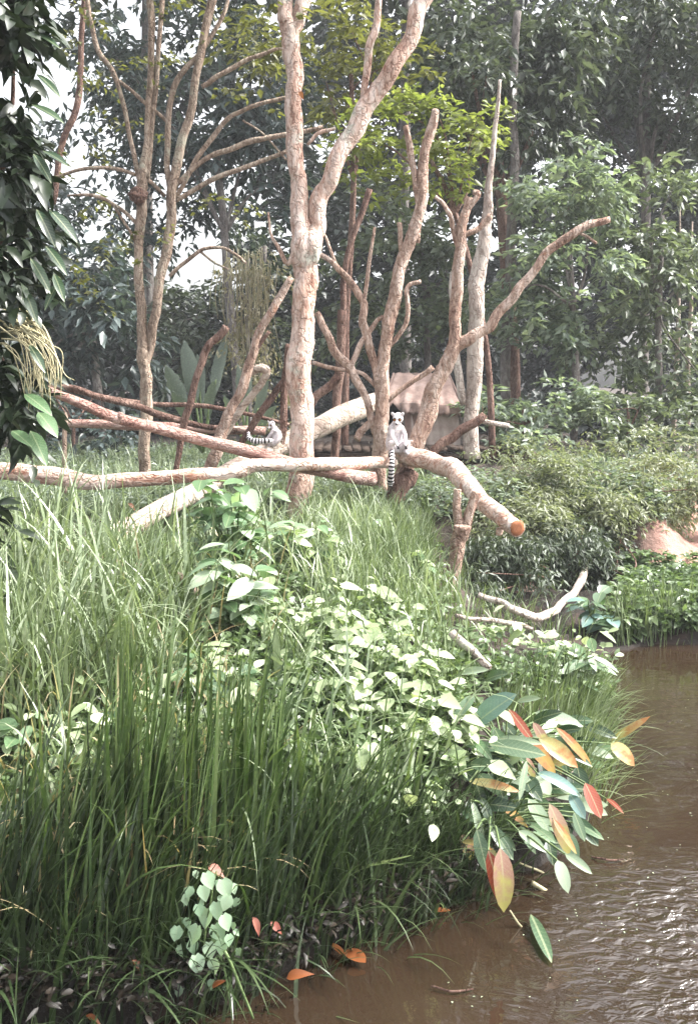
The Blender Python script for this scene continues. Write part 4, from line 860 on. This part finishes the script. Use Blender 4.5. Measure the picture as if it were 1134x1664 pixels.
# overhanging bushes at right
def mound(name, label, ells, dens, nl, tw, L, W, mat, droop=.8, group=None, fine=False):
    c0 = P(ells[0][0], ells[0][1] + ells[0][3], ells[0][4]); c0[2] = hz(c0[0], c0[1]); t = thing(name, label, 'bush', c0, group)
    mb, ce = crown(ells, dens, nl, tw, L, W, droop, fine, .3, 12); part('foliage', *mb.get(), mat, t, kind='stuff')
    part('stem', *limbs_to(c0, ce, .014, 6, 3, .02).get(), M['bark_dark'], t, True); return t
OB = 'feathery bushes on the right bank'
mound('feathery_bush', 'pale feathery bush beyond the sawn end of the log', [(860, 790, 110, 50, 10.6, .7), (930, 825, 90, 50, 10.3, .6), (790, 775, 80, 34, 11.2, .6), (860, 850, 70, 40, 10.0, .5), (880, 775, 170, 75, 10.8, .9, .12), (860, 860, 130, 60, 9.8, .6, .12)], 1500, 14, .28, .08, .020, M['fern'], .8, OB)
mound('feathery_bush', 'dark feathery bush overhanging the hollow in the bank', [(880, 880, 65, 40, 9.7, .4), (845, 910, 55, 45, 9.3, .4), (945, 855, 65, 26, 9.7, .5), (800, 935, 45, 40, 8.6, .3), (850, 925, 50, 22, 9.0, .35), (780, 880, 45, 35, 9.2, .4)], 1400, 14, .26, .085, .021, M['fern_dark'], 1.1, OB)
mound('feathery_bush', 'pale leafy bush along the top of the red bank at the right edge', [(1020, 800, 90, 40, 10.8, .6), (1100, 810, 80, 45, 10.8, .6), (1000, 850, 50, 26, 10.3, .4), (1060, 770, 80, 30, 12, .6), (1180, 800, 70, 50, 10.8, .6), (1070, 770, 130, 75, 11, .9, .14)], 1200, 14, .28, .08, .026, M['fern'], .8, OB)
mound('leafy_bush', 'low leafy bush between red earth and water at the right edge', [(1090, 960, 50, 30, 9.3, .35), (1050, 930, 30, 18, 9.5, .2, .6), (1120, 1000, 40, 24, 8.8, .3), (1020, 970, 30, 30, 9.3, .25, .7)], 900, 10, .2, .10, .05, M['pale_leaf'], .5, fine=True)
mound('leafy_bush', 'dark ivy-like growth in the hollow of the bank', [(985, 930, 26, 50, 9.6, .2), (1000, 880, 30, 16, 9.9, .2, .7)], 900, 10, .2, .09, .045, M['dark_leaf'], .8)
solo('earth_clod', *ball(P(845, 975, 9.3), (.32, .25, .16), 18, 10), plain('clod_soil', [(.10, .065, .05), (.22, .15, .12), (.34, .26, .22)], .95, 7, 1, .05), 'brown clod of earth behind the curved fallen branch', 'earth', smooth=True)
solo('earth_clod', *ball(P(925, 985, 9.4), (.24, .22, .15), 18, 10), bpy.data.materials['clod_soil'], 'reddish clod of earth behind the tip of the curved branch', 'earth', smooth=True)

# ------------------------------------------------------------------ broad leaves as single objects
def leaf_shape(kind='oval', W=.5, nseg=8, fold=.10, curve=.12, thick=0):
    """unit-length leaf along +Y from the origin, X across"""
    s = np.linspace(0, 1, nseg + 1)
    if kind == 'oval': wv = W * .5 * np.sin(np.pi * s ** .85) ** .8
    elif kind == 'blunt': wv = W * .5 * np.sin(np.pi * s ** .95) ** .55
    elif kind == 'lance': wv = W * .5 * np.sin(np.pi * s ** .75) ** 1.1
    else: wv = W * .5 * np.where(s < .28, np.sqrt(np.clip(1 - ((.28 - s) / .30) ** 2, 0, 1)), np.clip(1 - ((s - .28) / .72) ** 1.5, 0, 1))
    wv = np.maximum(wv, .004); z = -curve * s ** 2
    y = s.copy()
    L_ = np.stack([-wv, y - (.10 * (s < .1) if kind == 'heart' else 0), z + fold * wv], 1); Mi = np.stack([0 * s, y, z], 1); R_ = L_ * [-1, 1, 1]
    v_ = np.stack([L_, Mi, R_], 1).reshape(-1, 3); f_ = []
    for a_ in range(nseg): o = a_ * 3; f_ += [(o, o+1, o+4, o+3), (o+1, o+2, o+5, o+4)]
    return v_, np.array(f_)
LM = {}
def leafmesh(kind, W, mat, curve=.12, fold=.25):
    key = (kind, W, mat, curve)
    if key not in LM:
        v_, f_ = leaf_shape(kind, W, 7, fold, curve); LM[key] = tri_mesh('leaf', v_, f_, M[mat], True)
    return LM[key]
def place_leaf(root, me, base, ydir, normal, L, name='leaf'):
    y = Vector(ydir).normalized(); z = Vector(normal); z = (z - y * z.dot(y))
    if z.length < 1e-3: z = Vector((0, -1, .2))
    z.normalize(); x = y.cross(z)
    m = Matrix((x, y, z)).transposed().to_4x4() @ Matrix.Scale(L, 4)
    m.translation = Vector(base) - root.location
    o = obj(name, me, root); o.matrix_basis = m; return o
rnd = random.Random(5)
def vine(label, pts, nleaf, L, kind, W, mats, group, lift=.12, name='creeper', spread=.10, up=1.0, cat='creeper'):
    """a trailing plant: stem along ground pixels, leaf objects along it"""
    g_ = OG(np.array([p[0] for p in pts]), np.array([p[1] for p in pts])); g_[:, 2] += lift
    t = thing(name, label, cat, g_[0] - [0, 0, lift], group)
    q = np.hstack([g_, np.full((len(g_), 1), .004)]); cm = catmull(q, 10)
    part('stem', *tube(q, 6, 8, 0, .5), M['stem'], t)
    for k in range(nleaf):
        c_ = cm[rnd.randrange(len(cm))][:3] + np.array([rnd.gauss(0, spread), rnd.gauss(0, spread), abs(rnd.gauss(0, spread * .7))])
        c_[2] = max(c_[2], hz(c_[0], c_[1]) + .03)
        a_ = rnd.uniform(0, 6.28); d = (math.cos(a_) , math.sin(a_) - .5, rnd.uniform(-.5, .1))
        nn = (rnd.gauss(0, .25), rnd.gauss(-.35, .25), up)
        place_leaf(t, leafmesh(kind, W, rnd.choice(mats)), c_, d, nn, L * rnd.choice([.5, .7, .8, 1, 1.1, 1.5]) * rnd.uniform(.85, 1.15))
    return t
VG = 'pale creepers on the slope above the water'
V_ = [('pale creeper trailing from the broadleaf shrub down to the middle of the slope', [(430, 1040), (470, 1090), (520, 1140), (560, 1190)], 110),
      ('bright creeper spread widest in the middle of the bank', [(500, 1020), (560, 1070), (620, 1110), (690, 1150)], 135),
      ('creeper running towards the forked post', [(560, 960), (600, 1010), (640, 1060), (700, 1090)], 55),
      ('creeper with whitish leaves above the dark hollow of the bank', [(560, 1180), (620, 1210), (680, 1240), (730, 1280)], 120),
      ('creeper hanging lowest towards the fine drooping sedge', [(540, 1270), (600, 1300), (650, 1330), (690, 1360)], 60),
      ('creeper next to the orange water leaves', [(640, 1150), (700, 1190), (750, 1230), (760, 1280)], 75),
      ('creeper climbing through the grass right of the shrub', [(480, 900), (520, 920), (560, 950), (580, 980)], 50),
      ('creeper on the far side of the point near the fallen branches', [(800, 1060), (860, 1080), (920, 1090), (970, 1100)], 60),
      ('sparse creeper left of the bright ones, half hidden in grass', [(150, 1080), (230, 1110), (320, 1130), (400, 1170)], 45),
      ('sparse creeper at the left edge among tall grass', [(20, 1130), (80, 1180), (120, 1240), (180, 1290)], 40)]
for lb, pts, nl in V_:
    vine(lb, pts, nl, .085, 'heart' if nl % 2 else 'oval', .62 if nl % 2 else .52, ['creeper', 'creeper', 'creeper'], VG)
# broadleaf shrub
def shrub(label, px, py, up, stems, nleaf, L, mats, W=.48, R=(.3, .3, .25), name='broadleaf_shrub', cat='shrub', group=None, pinpx=None):
    g0 = OG(px, py)[0]; t = thing(name, label, cat, g0, group)
    tops = []
    for k in range(stems):
        a_ = rnd.uniform(0, 6.28); tp = g0 + np.array([math.cos(a_) * R[0] * rnd.uniform(.3, 1), math.sin(a_) * R[1] * rnd.uniform(.3, 1), up + rnd.uniform(-1, 1) * R[2]])
        mid_ = (g0 + tp) / 2 + np.array([0, 0, .06]); part('stem', *tube([[*g0, .008], [*mid_, .006], [*tp, .003]], 6, 5, 0, .5), M['stem'], t)
        tops.append((g0, mid_, tp))
    for k in range(nleaf):
        A, B, D = tops[rnd.randrange(stems)]; s = rnd.uniform(.35, 1); c_ = (A * (1-s)**2 + 2 * s * (1-s) * B + D * s * s) + np.array([rnd.gauss(0, .02)] * 3)
        a_ = rnd.uniform(0, 6.28)
        place_leaf(t, leafmesh('oval', W, rnd.choice(mats), .2), c_, (math.cos(a_), math.sin(a_) - .2, rnd.uniform(-.5, .35)), (rnd.gauss(0, .2), rnd.gauss(-.3, .2), 1), L * rnd.uniform(.65, 1.25))
    return t
SG = 'broadleaf shrubs on the bank'
shrub('tall broadleaf shrub with glossy leaves in the middle of the bank', 380, 960, .55, 12, 130, .18, ['shrub', 'shrub', 'heart'], R=(.36, .25, .18), group=SG)
shrub('broadleaf shrub with large leaves, lower of the two middle ones', 390, 1060, .42, 10, 80, .16, ['shrub', 'blade_pale'], R=(.26, .2, .12), group=SG)
shrub('broadleaf shrub behind, reaching right towards the grass', 480, 950, .36, 9, 85, .14, ['shrub', 'creeper'], R=(.32, .25, .1), group=SG)
shrub('broadleaf plant with blue-green leaves on the far shore of the point', 960, 1030, .22, 7, 42, .15, ['blade_blue', 'blade_green', 'shrub'], W=.62, R=(.28, .2, .12), group=SG)
shrub('broadleaf plant with arching pale leaves at the tip of the point', 925, 1120, .16, 8, 46, .17, ['blade_pale', 'blade_green', 'shrub'], W=.32, R=(.28, .25, .08), group=SG)
shrub('small broadleaf weed among the tall grass at left', 130, 1120, .2, 5, 22, .12, ['shrub', 'creeper'], R=(.2, .2, .08), group=SG)
shrub('small broadleaf weed at the left edge above the sedge', 30, 1260, .2, 5, 24, .12, ['shrub', 'creeper'], R=(.15, .15, .08), group=SG)

for lb, px, py, up in [('broadleaf weed by the fallen branch in the left grass', 250, 985, .25), ('broadleaf weed low in the left grass above the sedge', 200, 1220, .2), ('broadleaf weed between the left grass and the bright creepers', 350, 1180, .22), ('broadleaf weed at the far left edge, lowest in the tall grass', 20, 1160, .25), ('broadleaf weed left of the forked post', 660, 960, .2), ('broadleaf weed right of the main trunk', 590, 900, .25)]:
    shrub(lb, px, py, up, 6, 34, .12, ['shrub', 'creeper', 'blade_green'], R=(.25, .2, .1), group=SG)
# heart-leaved vine in front of the sedge
t = thing('heart_leaf_vine', 'small vine with pale heart-shaped leaves climbing the sedge in the foreground', 'vine', P(335, 1625, 3.25))
hp = [(338, 1630, 1.5, 3.3), (330, 1560, 2, 3.22), (338, 1500, 2, 3.2), (345, 1440, 2, 3.2), (352, 1415, 1.5, 3.22)]
part('stem', *tube(pxpath(hp), 6, 8, 0, .6), M['stem'], t)
for (px, py, s) in [(335,1432,26),(362,1445,30),(330,1452,24),(352,1480,26),(372,1468,24),(322,1480,20),(337,1492,30),(363,1500,26),(300,1462,18),(322,1520,30),(350,1518,30),(288,1518,24),(340,1545,26),(362,1540,24),(312,1540,22),(318,1568,30),(348,1570,24),(292,1545,18),(310,1450,18),(345,1600,16),(293,1610,20),(372,1528,18),(305,1500,16)]:
    for extra in range(2):
        c_ = P(px + rnd.uniform(-26, 26), py + rnd.uniform(-18, 18), 3.27 + rnd.uniform(-.03, .06)); L = rad(s, 3.2) * rnd.uniform(.5, .9)
        place_leaf(t, leafmesh('heart', .85, 'heart', .15), c_, (rnd.uniform(-.9, .9), -.2, -.8), (rnd.uniform(-.6, .6), -.8, 1.0), L)
    c_ = P(px, py, 3.2 + rnd.uniform(-.05, .05)); L = rad(s, 3.2) * 1.15
    place_leaf(t, leafmesh('heart', .85, 'heart', .15), c_ + np.array([0, 0, L * .5]), (rnd.uniform(-.5, .5), -.35, -1), (rnd.uniform(-.4, .4), -.8, 1.0), L)

# ------------------------------------------------------------------ water-edge plant with long oval leaves
def yd(py): return float(np.interp(py, [1100, 1200, 1300, 1400, 1480, 1560], [6.0, 5.35, 4.85, 4.35, 4.0, 3.65]))
WG = 'water-edge plants with long oval leaves'
w1 = thing('water_plant', 'water-edge plant with one big blue-green leaf and many orange and yellow ones', 'water plant', OG(820, 1260)[0], WG)
w2 = thing('water_plant', 'water-edge plant hanging lowest, with long reddish leaves touching the water', 'water plant', OG(800, 1380)[0], WG)
def wl(root, x0, y0, x1, y1, wpx, mat, dy=-.08, up=.8, off=0.0, lab=None):
    Y0 = min(float(OG((x0 + x1) / 2, (y0 + y1) / 2, .26)[0][1]), yd((y0 + y1) / 2) + .3) + off
    A = P(x0, y0, Y0 + .02); B = P(x1, y1, Y0 + dy); d = B - A; L = np.linalg.norm(d)
    Wd = rad(wpx, Y0) / L
    Wd = round(min(.7, max(.16, Wd)) * 1.05, 2)
    o = place_leaf(root, leafmesh('blunt', Wd, mat, rnd.choice([.12, .28, .5]), rnd.choice([.15, .4])), A, d, (rnd.uniform(-.2, .2), -.8, up), L)
    # petiole back to the root
    rt = np.array(root.location) + np.array([0, 0, .05]); m_ = (A + rt) / 2 + np.array([0, .02, .04])
    part('stalk', *tube([[*rt, .006], [*m_, .005], [*A, .004]], 5, 4, 0), M['stem'], root)
    if lab: o['label'] = lab
    return o
wl(w1, 772, 1176, 832, 1126, 38, 'blade_blue', up=1.0, off=-.15, lab='big blue-green oval leaf')
wl(w1, 795, 1210, 885, 1222, 30, 'blade_green', off=-.12); wl(w1, 808, 1200, 880, 1205, 14, 'blade_pale', off=-.1)
wl(w1, 826, 1152, 868, 1205, 15, 'blade_red', off=-.02, lab='narrow red leaf'); wl(w1, 850, 1198, 907, 1248, 24, 'blade_orange', off=-.1, lab='long orange leaf')
wl(w1, 876, 1200, 940, 1240, 28, 'blade_yellow', off=-.12); wl(w1, 903, 1182, 968, 1240, 15, 'blade_orange', off=-.08)
wl(w1, 940, 1212, 996, 1228, 18, 'blade_pale', off=-.08); wl(w1, 992, 1208, 1030, 1232, 26, 'blade_yellow', off=-.1)
wl(w1, 872, 1256, 942, 1276, 20, 'blade_blue', off=-.12); wl(w1, 762, 1270, 832, 1270, 16, 'blade_yellow', off=-.05)
wl(w1, 868, 1158, 945, 1170, 22, 'blade_pale', off=.02); wl(w1, 905, 1170, 880, 1190, 16, 'blade_pale')
wl(w1, 840, 1140, 875, 1132, 12, 'blade_pale'); wl(w1, 950, 1272, 978, 1328, 24, 'blade_red', off=-.1, lab='dark red oval leaf at the outer edge')
wl(w1, 985, 1298, 1005, 1306, 8, 'blade_red', off=-.02); wl(w1, 990, 1208, 1045, 1165, 6, 'blade_yellow')
wl(w1, 770, 1130, 740, 1160, 18, 'blade_green'); wl(w1, 790, 1105, 815, 1090, 20, 'blade_green', off=.1); wl(w1, 745, 1095, 790, 1085, 14, 'blade_pale', off=.1)
wl(w2, 858, 1298, 893, 1345, 24, 'blade_pale', off=-.12); wl(w2, 892, 1306, 932, 1388, 26, 'blade_pink', off=-.14, lab='long pink and orange leaf'); wl(w2, 898, 1330, 938, 1385, 12, 'blade_orange', off=-.12)
wl(w2, 842, 1350, 884, 1376, 18, 'blade_pale', off=-.1); wl(w2, 812, 1378, 828, 1484, 36, 'blade_pink', off=-.15, lab='longest reddish-green leaf hanging to the water')
wl(w2, 793, 1382, 822, 1478, 26, 'blade_red', off=-.1); wl(w2, 774, 1348, 792, 1418, 24, 'blade_green', off=-.1)
wl(w2, 795, 1340, 835, 1395, 22, 'blade_green', off=-.05); wl(w2, 905, 1398, 922, 1438, 22, 'blade_pale', off=-.05); wl(w2, 918, 1388, 958, 1412, 16, 'blade_pale', off=-.02)
wl(w2, 925, 1290, 950, 1325, 20, 'blade_blue', off=-.05); wl(w2, 932, 1320, 950, 1365, 16, 'blade_green', off=-.02); wl(w2, 800, 1298, 855, 1330, 14, 'blade_orange', off=-.05)
wl(w2, 750, 1368, 782, 1366, 10, 'blade_yellow', off=-.08); wl(w2, 855, 1235, 845, 1300, 9, 'blade_pale', off=-.15); wl(w2, 765, 1300, 795, 1380, 7, 'blade_pale', off=-.12)
for k in range(120):  # mostly dark filler leaves, their colour imitating shadow gaps
    a_ = rnd.uniform(740, 950); b_ = rnd.uniform(1170, 1370); L = rnd.uniform(26, 60); an = rnd.uniform(-.5, 1.4)
    if a_ + b_ * .6 > 1740: continue
    wl(w1 if b_ < 1290 else w2, a_, b_, a_ + L * math.cos(an), b_ + L * math.sin(an), rnd.uniform(14, 26), rnd.choice(['blade_dark', 'blade_dark', 'blade_dark', 'blade_dark', 'blade_green', 'blade_green', 'shrub', 'blade_pale', 'blade_dark', 'blade_pink']), off=rnd.uniform(.0, .2))
# drifting leaf, stalks and debris on the water
def flat_leaf(name, label, cat, x0, y0, x1, y1, wpx, mat, z=.03, group=None, kind='blunt', Y=None, nrm_=(0, -.1, 1)):
    A = G(x0, y0, z) if Y is None else P(x0, y0, Y); B = G(x1, y1, z) if Y is None else P(x1, y1, Y - .02)
    d = Vector(B - A); L = d.length; y = d.normalized(); zz = Vector(nrm_); zz = (zz - y * zz.dot(y)).normalized(); x = y.cross(zz)
    Wd = min(.9, max(.12, round(rad(wpx, A[1]) / L * 1.25, 2)))
    o = obj(name, leafmesh('lance' if name == 'dead_leaf' else kind, Wd if name != 'dead_leaf' else round(Wd * .8, 2), mat, .45 if name == 'dead_leaf' else .06, .5 if name == 'dead_leaf' else .25)); m = Matrix((x, y, zz)).transposed().to_4x4() @ Matrix.Scale(L, 4); m.translation = Vector(A); o.matrix_basis = m
    return tag(o, label, cat, group)
flat_leaf('drifting_leaf', 'yellow-green pointed leaf lying on the brown water, away from the bank', 'leaf', 862, 1486, 896, 1557, 18, 'blade_green')
flat_leaf('drifting_leaf', 'rounded orange leaf lying on the water at the foot of the sedge', 'leaf', 560, 1545, 594, 1562, 24, 'dead')
flat_leaf('drifting_leaf', 'narrow orange leaf beside the rounded one on the water', 'leaf', 536, 1532, 562, 1552, 10, 'dead')
flat_leaf('drifting_leaf', 'small orange leaf floating near the fine drooping sedge', 'leaf', 700, 1480, 732, 1478, 10, 'dead')
pole('drifting_stalk', 'thick pale stalk lying on the water by the hanging leaves', 'stalk', [(864, 1434, 3.5), (890, 1450, 4), (930, 1466, 4.5)], 4.1, M['stem_dry'], crook=.2)
pole('drifting_stalk', 'thin bent stalk trailing into the water below the long reddish leaf', 'stalk', [(828, 1480, 1.5), (842, 1500, 1.8), (858, 1520, 1.5)], 3.8, M['stem_dry'], crook=.2)
pole('drifting_stalk', 'thin pale stalk above the thick one', 'stalk', [(842, 1402, 1.8), (880, 1418, 2), (902, 1430, 1.5)], 4.25, M['stem_dry'], crook=.2)
pole('drifting_stalk', 'long pale reed stalk slanting into the water beside the heart-leaved vine', 'stalk', [(365, 1545, 3), (385, 1590, 2.6), (412, 1655, 2.4)], 3.15, M['stem'], crook=.2)
pole('drifting_stalk', 'reddish thin stalk hanging near the fine sedge', 'stalk', [(706, 1372, 1.5), (731, 1385, 2.5), (740, 1420, 2), (745, 1455, 1.5)], 4.1, M['cut'], crook=.2)
sp_ = in_poly(70, [(960, 1130), (1150, 1080), (1150, 1560), (900, 1640), (620, 1640), (800, 1560), (960, 1420)]); sg = np.array([G(a_, b_, .006) for a_, b_ in sp_])
sv, sf = leaf_cloud(sg, np.hstack([RS.randn(70, 2), np.zeros((70, 1))]), np.tile([0, 0, 1.], (70, 1)), RS.uniform(.005, .014, 70), RS.uniform(.004, .009, 70))
solo('floating_specks', sv, sf, M['blade_pale'], 'tiny pale petals and specks drifting on the brown water', 'floating debris', kind='stuff')
for lb, pts in [('short dark twig floating right of the hanging leaves', [(962, 1392, 1.5), (985, 1398, 1.8), (1012, 1396, 1.2)]), ('thin twig floating in the brown water below the drifting leaf', [(700, 1602, 1.5), (735, 1612, 2), (768, 1606, 1.2)])]:
    a_ = [G(p[0], p[1], .01) for p in pts]; v_, t_ = tube([[*q, rad(p[2], q[1])] for q, p in zip(a_, pts)], 7, 5, .15, .6)
    solo('floating_twig', v_, t_, M['bark_dark'], lb, 'twig', smooth=True)
# long arching single blades
def long_blade(label, pts, Y, wpx, mat):
    q = catmull([[*P(p[0], p[1], Y + (p[2] if len(p) > 2 else 0)), 0] for p in pts], 8)[:, :3]; n_ = len(q); s = np.linspace(0, 1, n_)
    wd = rad(wpx, Y) * .5 * np.clip(np.sin(np.pi * (s * .9 + .08)) ** .6, .05, 1); T = nrm(np.gradient(q, axis=0)); sd_ = nrm(np.cross(T, [0, 1, .4]))
    v_ = np.stack([q - sd_ * wd[:, None], q + [0, 0, -.002], q + sd_ * wd[:, None]], 1).reshape(-1, 3); f_ = []
    for a_ in range(n_ - 1): o = a_ * 3; f_ += [(o, o+1, o+4, o+3), (o+1, o+2, o+5, o+4)]
    return solo('grass_blade', v_, np.array(f_), mat, label, 'grass blade', smooth=True, origin=q[0])
long_blade('longest pale grass blade arching right over the dark hollow', [(440, 1500, .1), (520, 1445), (590, 1410), (668, 1390, -.1)], 3.75, 9, M['grass_pale'])
long_blade('pale broken blade slanting through the sedge left of the vine', [(160, 1482), (200, 1455), (245, 1425), (270, 1408)], 3.35, 10, M['grass_pale'])
long_blade('pale level blade lying above the orange dead leaf', [(150, 1228), (200, 1235), (240, 1240), (282, 1240)], 4.0, 8, M['grass_dry'])
long_blade('pale blade curving over the brown dead leaves', [(345, 1322), (375, 1335), (395, 1350), (408, 1372)], 3.6, 5, M['grass_dry'])
long_blade('broad pale blade standing between shrub and bright creeper', [(452, 1200), (455, 1130), (450, 1060), (448, 1020)], 4.7, 14, M['grass_pale'])
long_blade('arched pale blade across the middle creepers', [(430, 1060), (500, 1105), (580, 1150), (618, 1215)], 4.6, 9, M['grass_pale'])
long_blade('pale blade leaning left at the left edge', [(60, 1330), (50, 1260), (30, 1200), (20, 1150)], 4.0, 10, M['grass_pale'])
# dead leaves caught in plants
DG = 'dead leaves caught in the bank plants'
for lab, a_ in [('curled orange dead leaf caught upright in the sedge', (278, 1270, 300, 1308, 26, 'dead', 3.85)),
    ('smaller brown dead leaf right of the curled orange one', (302, 1285, 330, 1318, 16, 'dead', 3.82)),
    ('dark brown dead leaf end trailing off the orange pair', (328, 1306, 358, 1324, 12, 'dead', 3.8)),
    ('red dead leaf at the top of the heart-leaved vine', (338, 1408, 366, 1418, 18, 'dead_pink', 3.3)),
    ('pinkish dead leaf at the left edge of the sedge', (2, 1440, 34, 1432, 18, 'dead_pink', 3.5)),
    ('orange leaf stuck high on the main trunk', (486, 149, 493, 159, 8, 'dead', 9.2)),
    ('orange leaf hanging beside the foot of the left tree', (208, 818, 222, 826, 8, 'dead', 9.0)),
    ('yellow leaf in the grass near the hanging creeper', (440, 1305, 452, 1325, 12, 'blade_yellow', 4.0)),
    ('spotted pale yellow leaf below the hanging creeper', (650, 1440, 672, 1462, 22, 'blade_yellow', 3.95)),
    ('red leaf low in the dark sedge right of centre', (682, 1410, 702, 1422, 12, 'dead', 4.1)),
    ('reddish dead leaf at the waterline below the sedge', (466, 1590, 500, 1575, 20, 'dead', 3.3)),
    ('pink dead leaf pair by the bend of the sedge', (410, 1490, 428, 1520, 14, 'dead_pink', 3.35)),
    ('pink dead leaf in the sedge right of the vine', (440, 1498, 460, 1516, 14, 'dead_pink', 3.4)),
    ('small red leaf at the lower left among dark stems', (115, 1590, 132, 1602, 12, 'dead', 3.15)),
    ('small dark red leaf under the vine', (215, 1560, 240, 1580, 14, 'dead', 3.15)),
    ('small orange leaf at the foot of the vine', (345, 1605, 360, 1590, 12, 'dead', 3.15)),
    ('dark red leaf at the very bottom left', (140, 1650, 165, 1658, 12, 'dead', 3.05)),
    ('orange leaf on the bank behind the left tall grass', (305, 1075, 330, 1085, 12, 'dead', 5.6))]:
    flat_leaf('dead_leaf', lab, 'leaf', *a_[:6], group=DG, Y=a_[6], nrm_=(rnd.uniform(-.8, .8), -.5, 1))

# ------------------------------------------------------------------ near dark tree at the left edge
t = thing('dark_tree', 'dark broad-leaved tree framing the whole left edge', 'tree', (-2.6, 5.0, hz(-2.6, 5.0)))
part('trunk', *tube([[-2.6, 5.0, .3, .12], [-2.55, 5.0, 1.5, .11], [-2.45, 5.0, 3.0, .10], [-2.3, 5.0, 5.2, .08]], 12, 8, .08, .3), M['bark_dark'], t, True)
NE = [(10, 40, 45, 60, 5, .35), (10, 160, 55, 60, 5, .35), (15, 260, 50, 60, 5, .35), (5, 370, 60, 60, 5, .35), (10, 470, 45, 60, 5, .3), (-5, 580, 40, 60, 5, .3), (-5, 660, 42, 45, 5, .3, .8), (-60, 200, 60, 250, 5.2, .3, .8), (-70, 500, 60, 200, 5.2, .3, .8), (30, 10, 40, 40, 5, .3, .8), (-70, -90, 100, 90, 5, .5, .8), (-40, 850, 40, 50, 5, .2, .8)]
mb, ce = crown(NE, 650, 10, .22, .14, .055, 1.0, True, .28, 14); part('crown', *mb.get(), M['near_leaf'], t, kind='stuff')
part('limb', *limbs_to((-2.5, 5, 2.6), ce, .03, 14, 4).get(), M['bark_dark'], t, True)
for (x0, y0, x1, y1, wp) in [(52, 170, 105, 190, 20), (60, 120, 100, 150, 16), (70, 245, 112, 262, 18), (55, 250, 85, 290, 18), (60, 340, 92, 395, 20), (80, 340, 128, 385, 22), (75, 400, 110, 440, 18), (88, 445, 106, 485, 16), (40, 470, 62, 520, 18), (48, 560, 75, 600, 16), (40, 640, 85, 668, 26), (62, 670, 95, 705, 28), (50, 700, 78, 752, 26), (20, 700, 52, 720, 24), (60, 55, 98, 70, 14), (50, 420, 84, 470, 18), (95, 460, 70, 500, 14)]:
    Y0 = 4.7; A = P(x0, y0, Y0 + .03); B = P(x1, y1, Y0 - .05); L = np.linalg.norm(B - A)
    place_leaf(t, leafmesh('oval', round(min(.7, rad(wp, Y0) / L), 2), 'shrub' if y0 > 600 else 'blade_dark', .15), A, B - A, (.1, -.5, 1), L)
dm = MB()
for k in range(46):
    x = rnd.uniform(-10, 40); y = rnd.uniform(500, 560); L = rnd.uniform(40, 90)
    dm.add(*tube(pxpath([(x, y, 1.2), (x + L * .5, y + rnd.uniform(0, 30), 1.1), (x + L * .8, y + rnd.uniform(40, 70), .9), (x + L * rnd.uniform(.7, 1), y + rnd.uniform(80, 120), .5)], 4.8 + rnd.uniform(-.1, .1)), 4, 5, 0))
solo('dry_tendrils', *dm.get(), M['stem_dry'], 'tangle of dry brown tendrils hanging from the dark tree at the left edge', 'dry tendrils', kind='stuff')

# ------------------------------------------------------------------ air
hm = bpy.data.materials.new('haze_air'); hm.use_nodes = True; n = hm.node_tree; n.nodes.clear()
vo = n.nodes.new('ShaderNodeVolumePrincipled'); vo.inputs['Color'].default_value = (.93, .96, 1, 1); vo.inputs['Density'].default_value = .0014
oo = n.nodes.new('ShaderNodeOutputMaterial'); n.links.new(vo.outputs[0], oo.inputs['Volume'])
hv, hf = box((0, 42, 8), (90, 104, 19)); hz_o = obj('haze', tri_mesh('haze', hv, q3(hf), hm)); hz_o['kind'] = 'stuff'
hz_o['label'] = 'thin pale humid air'
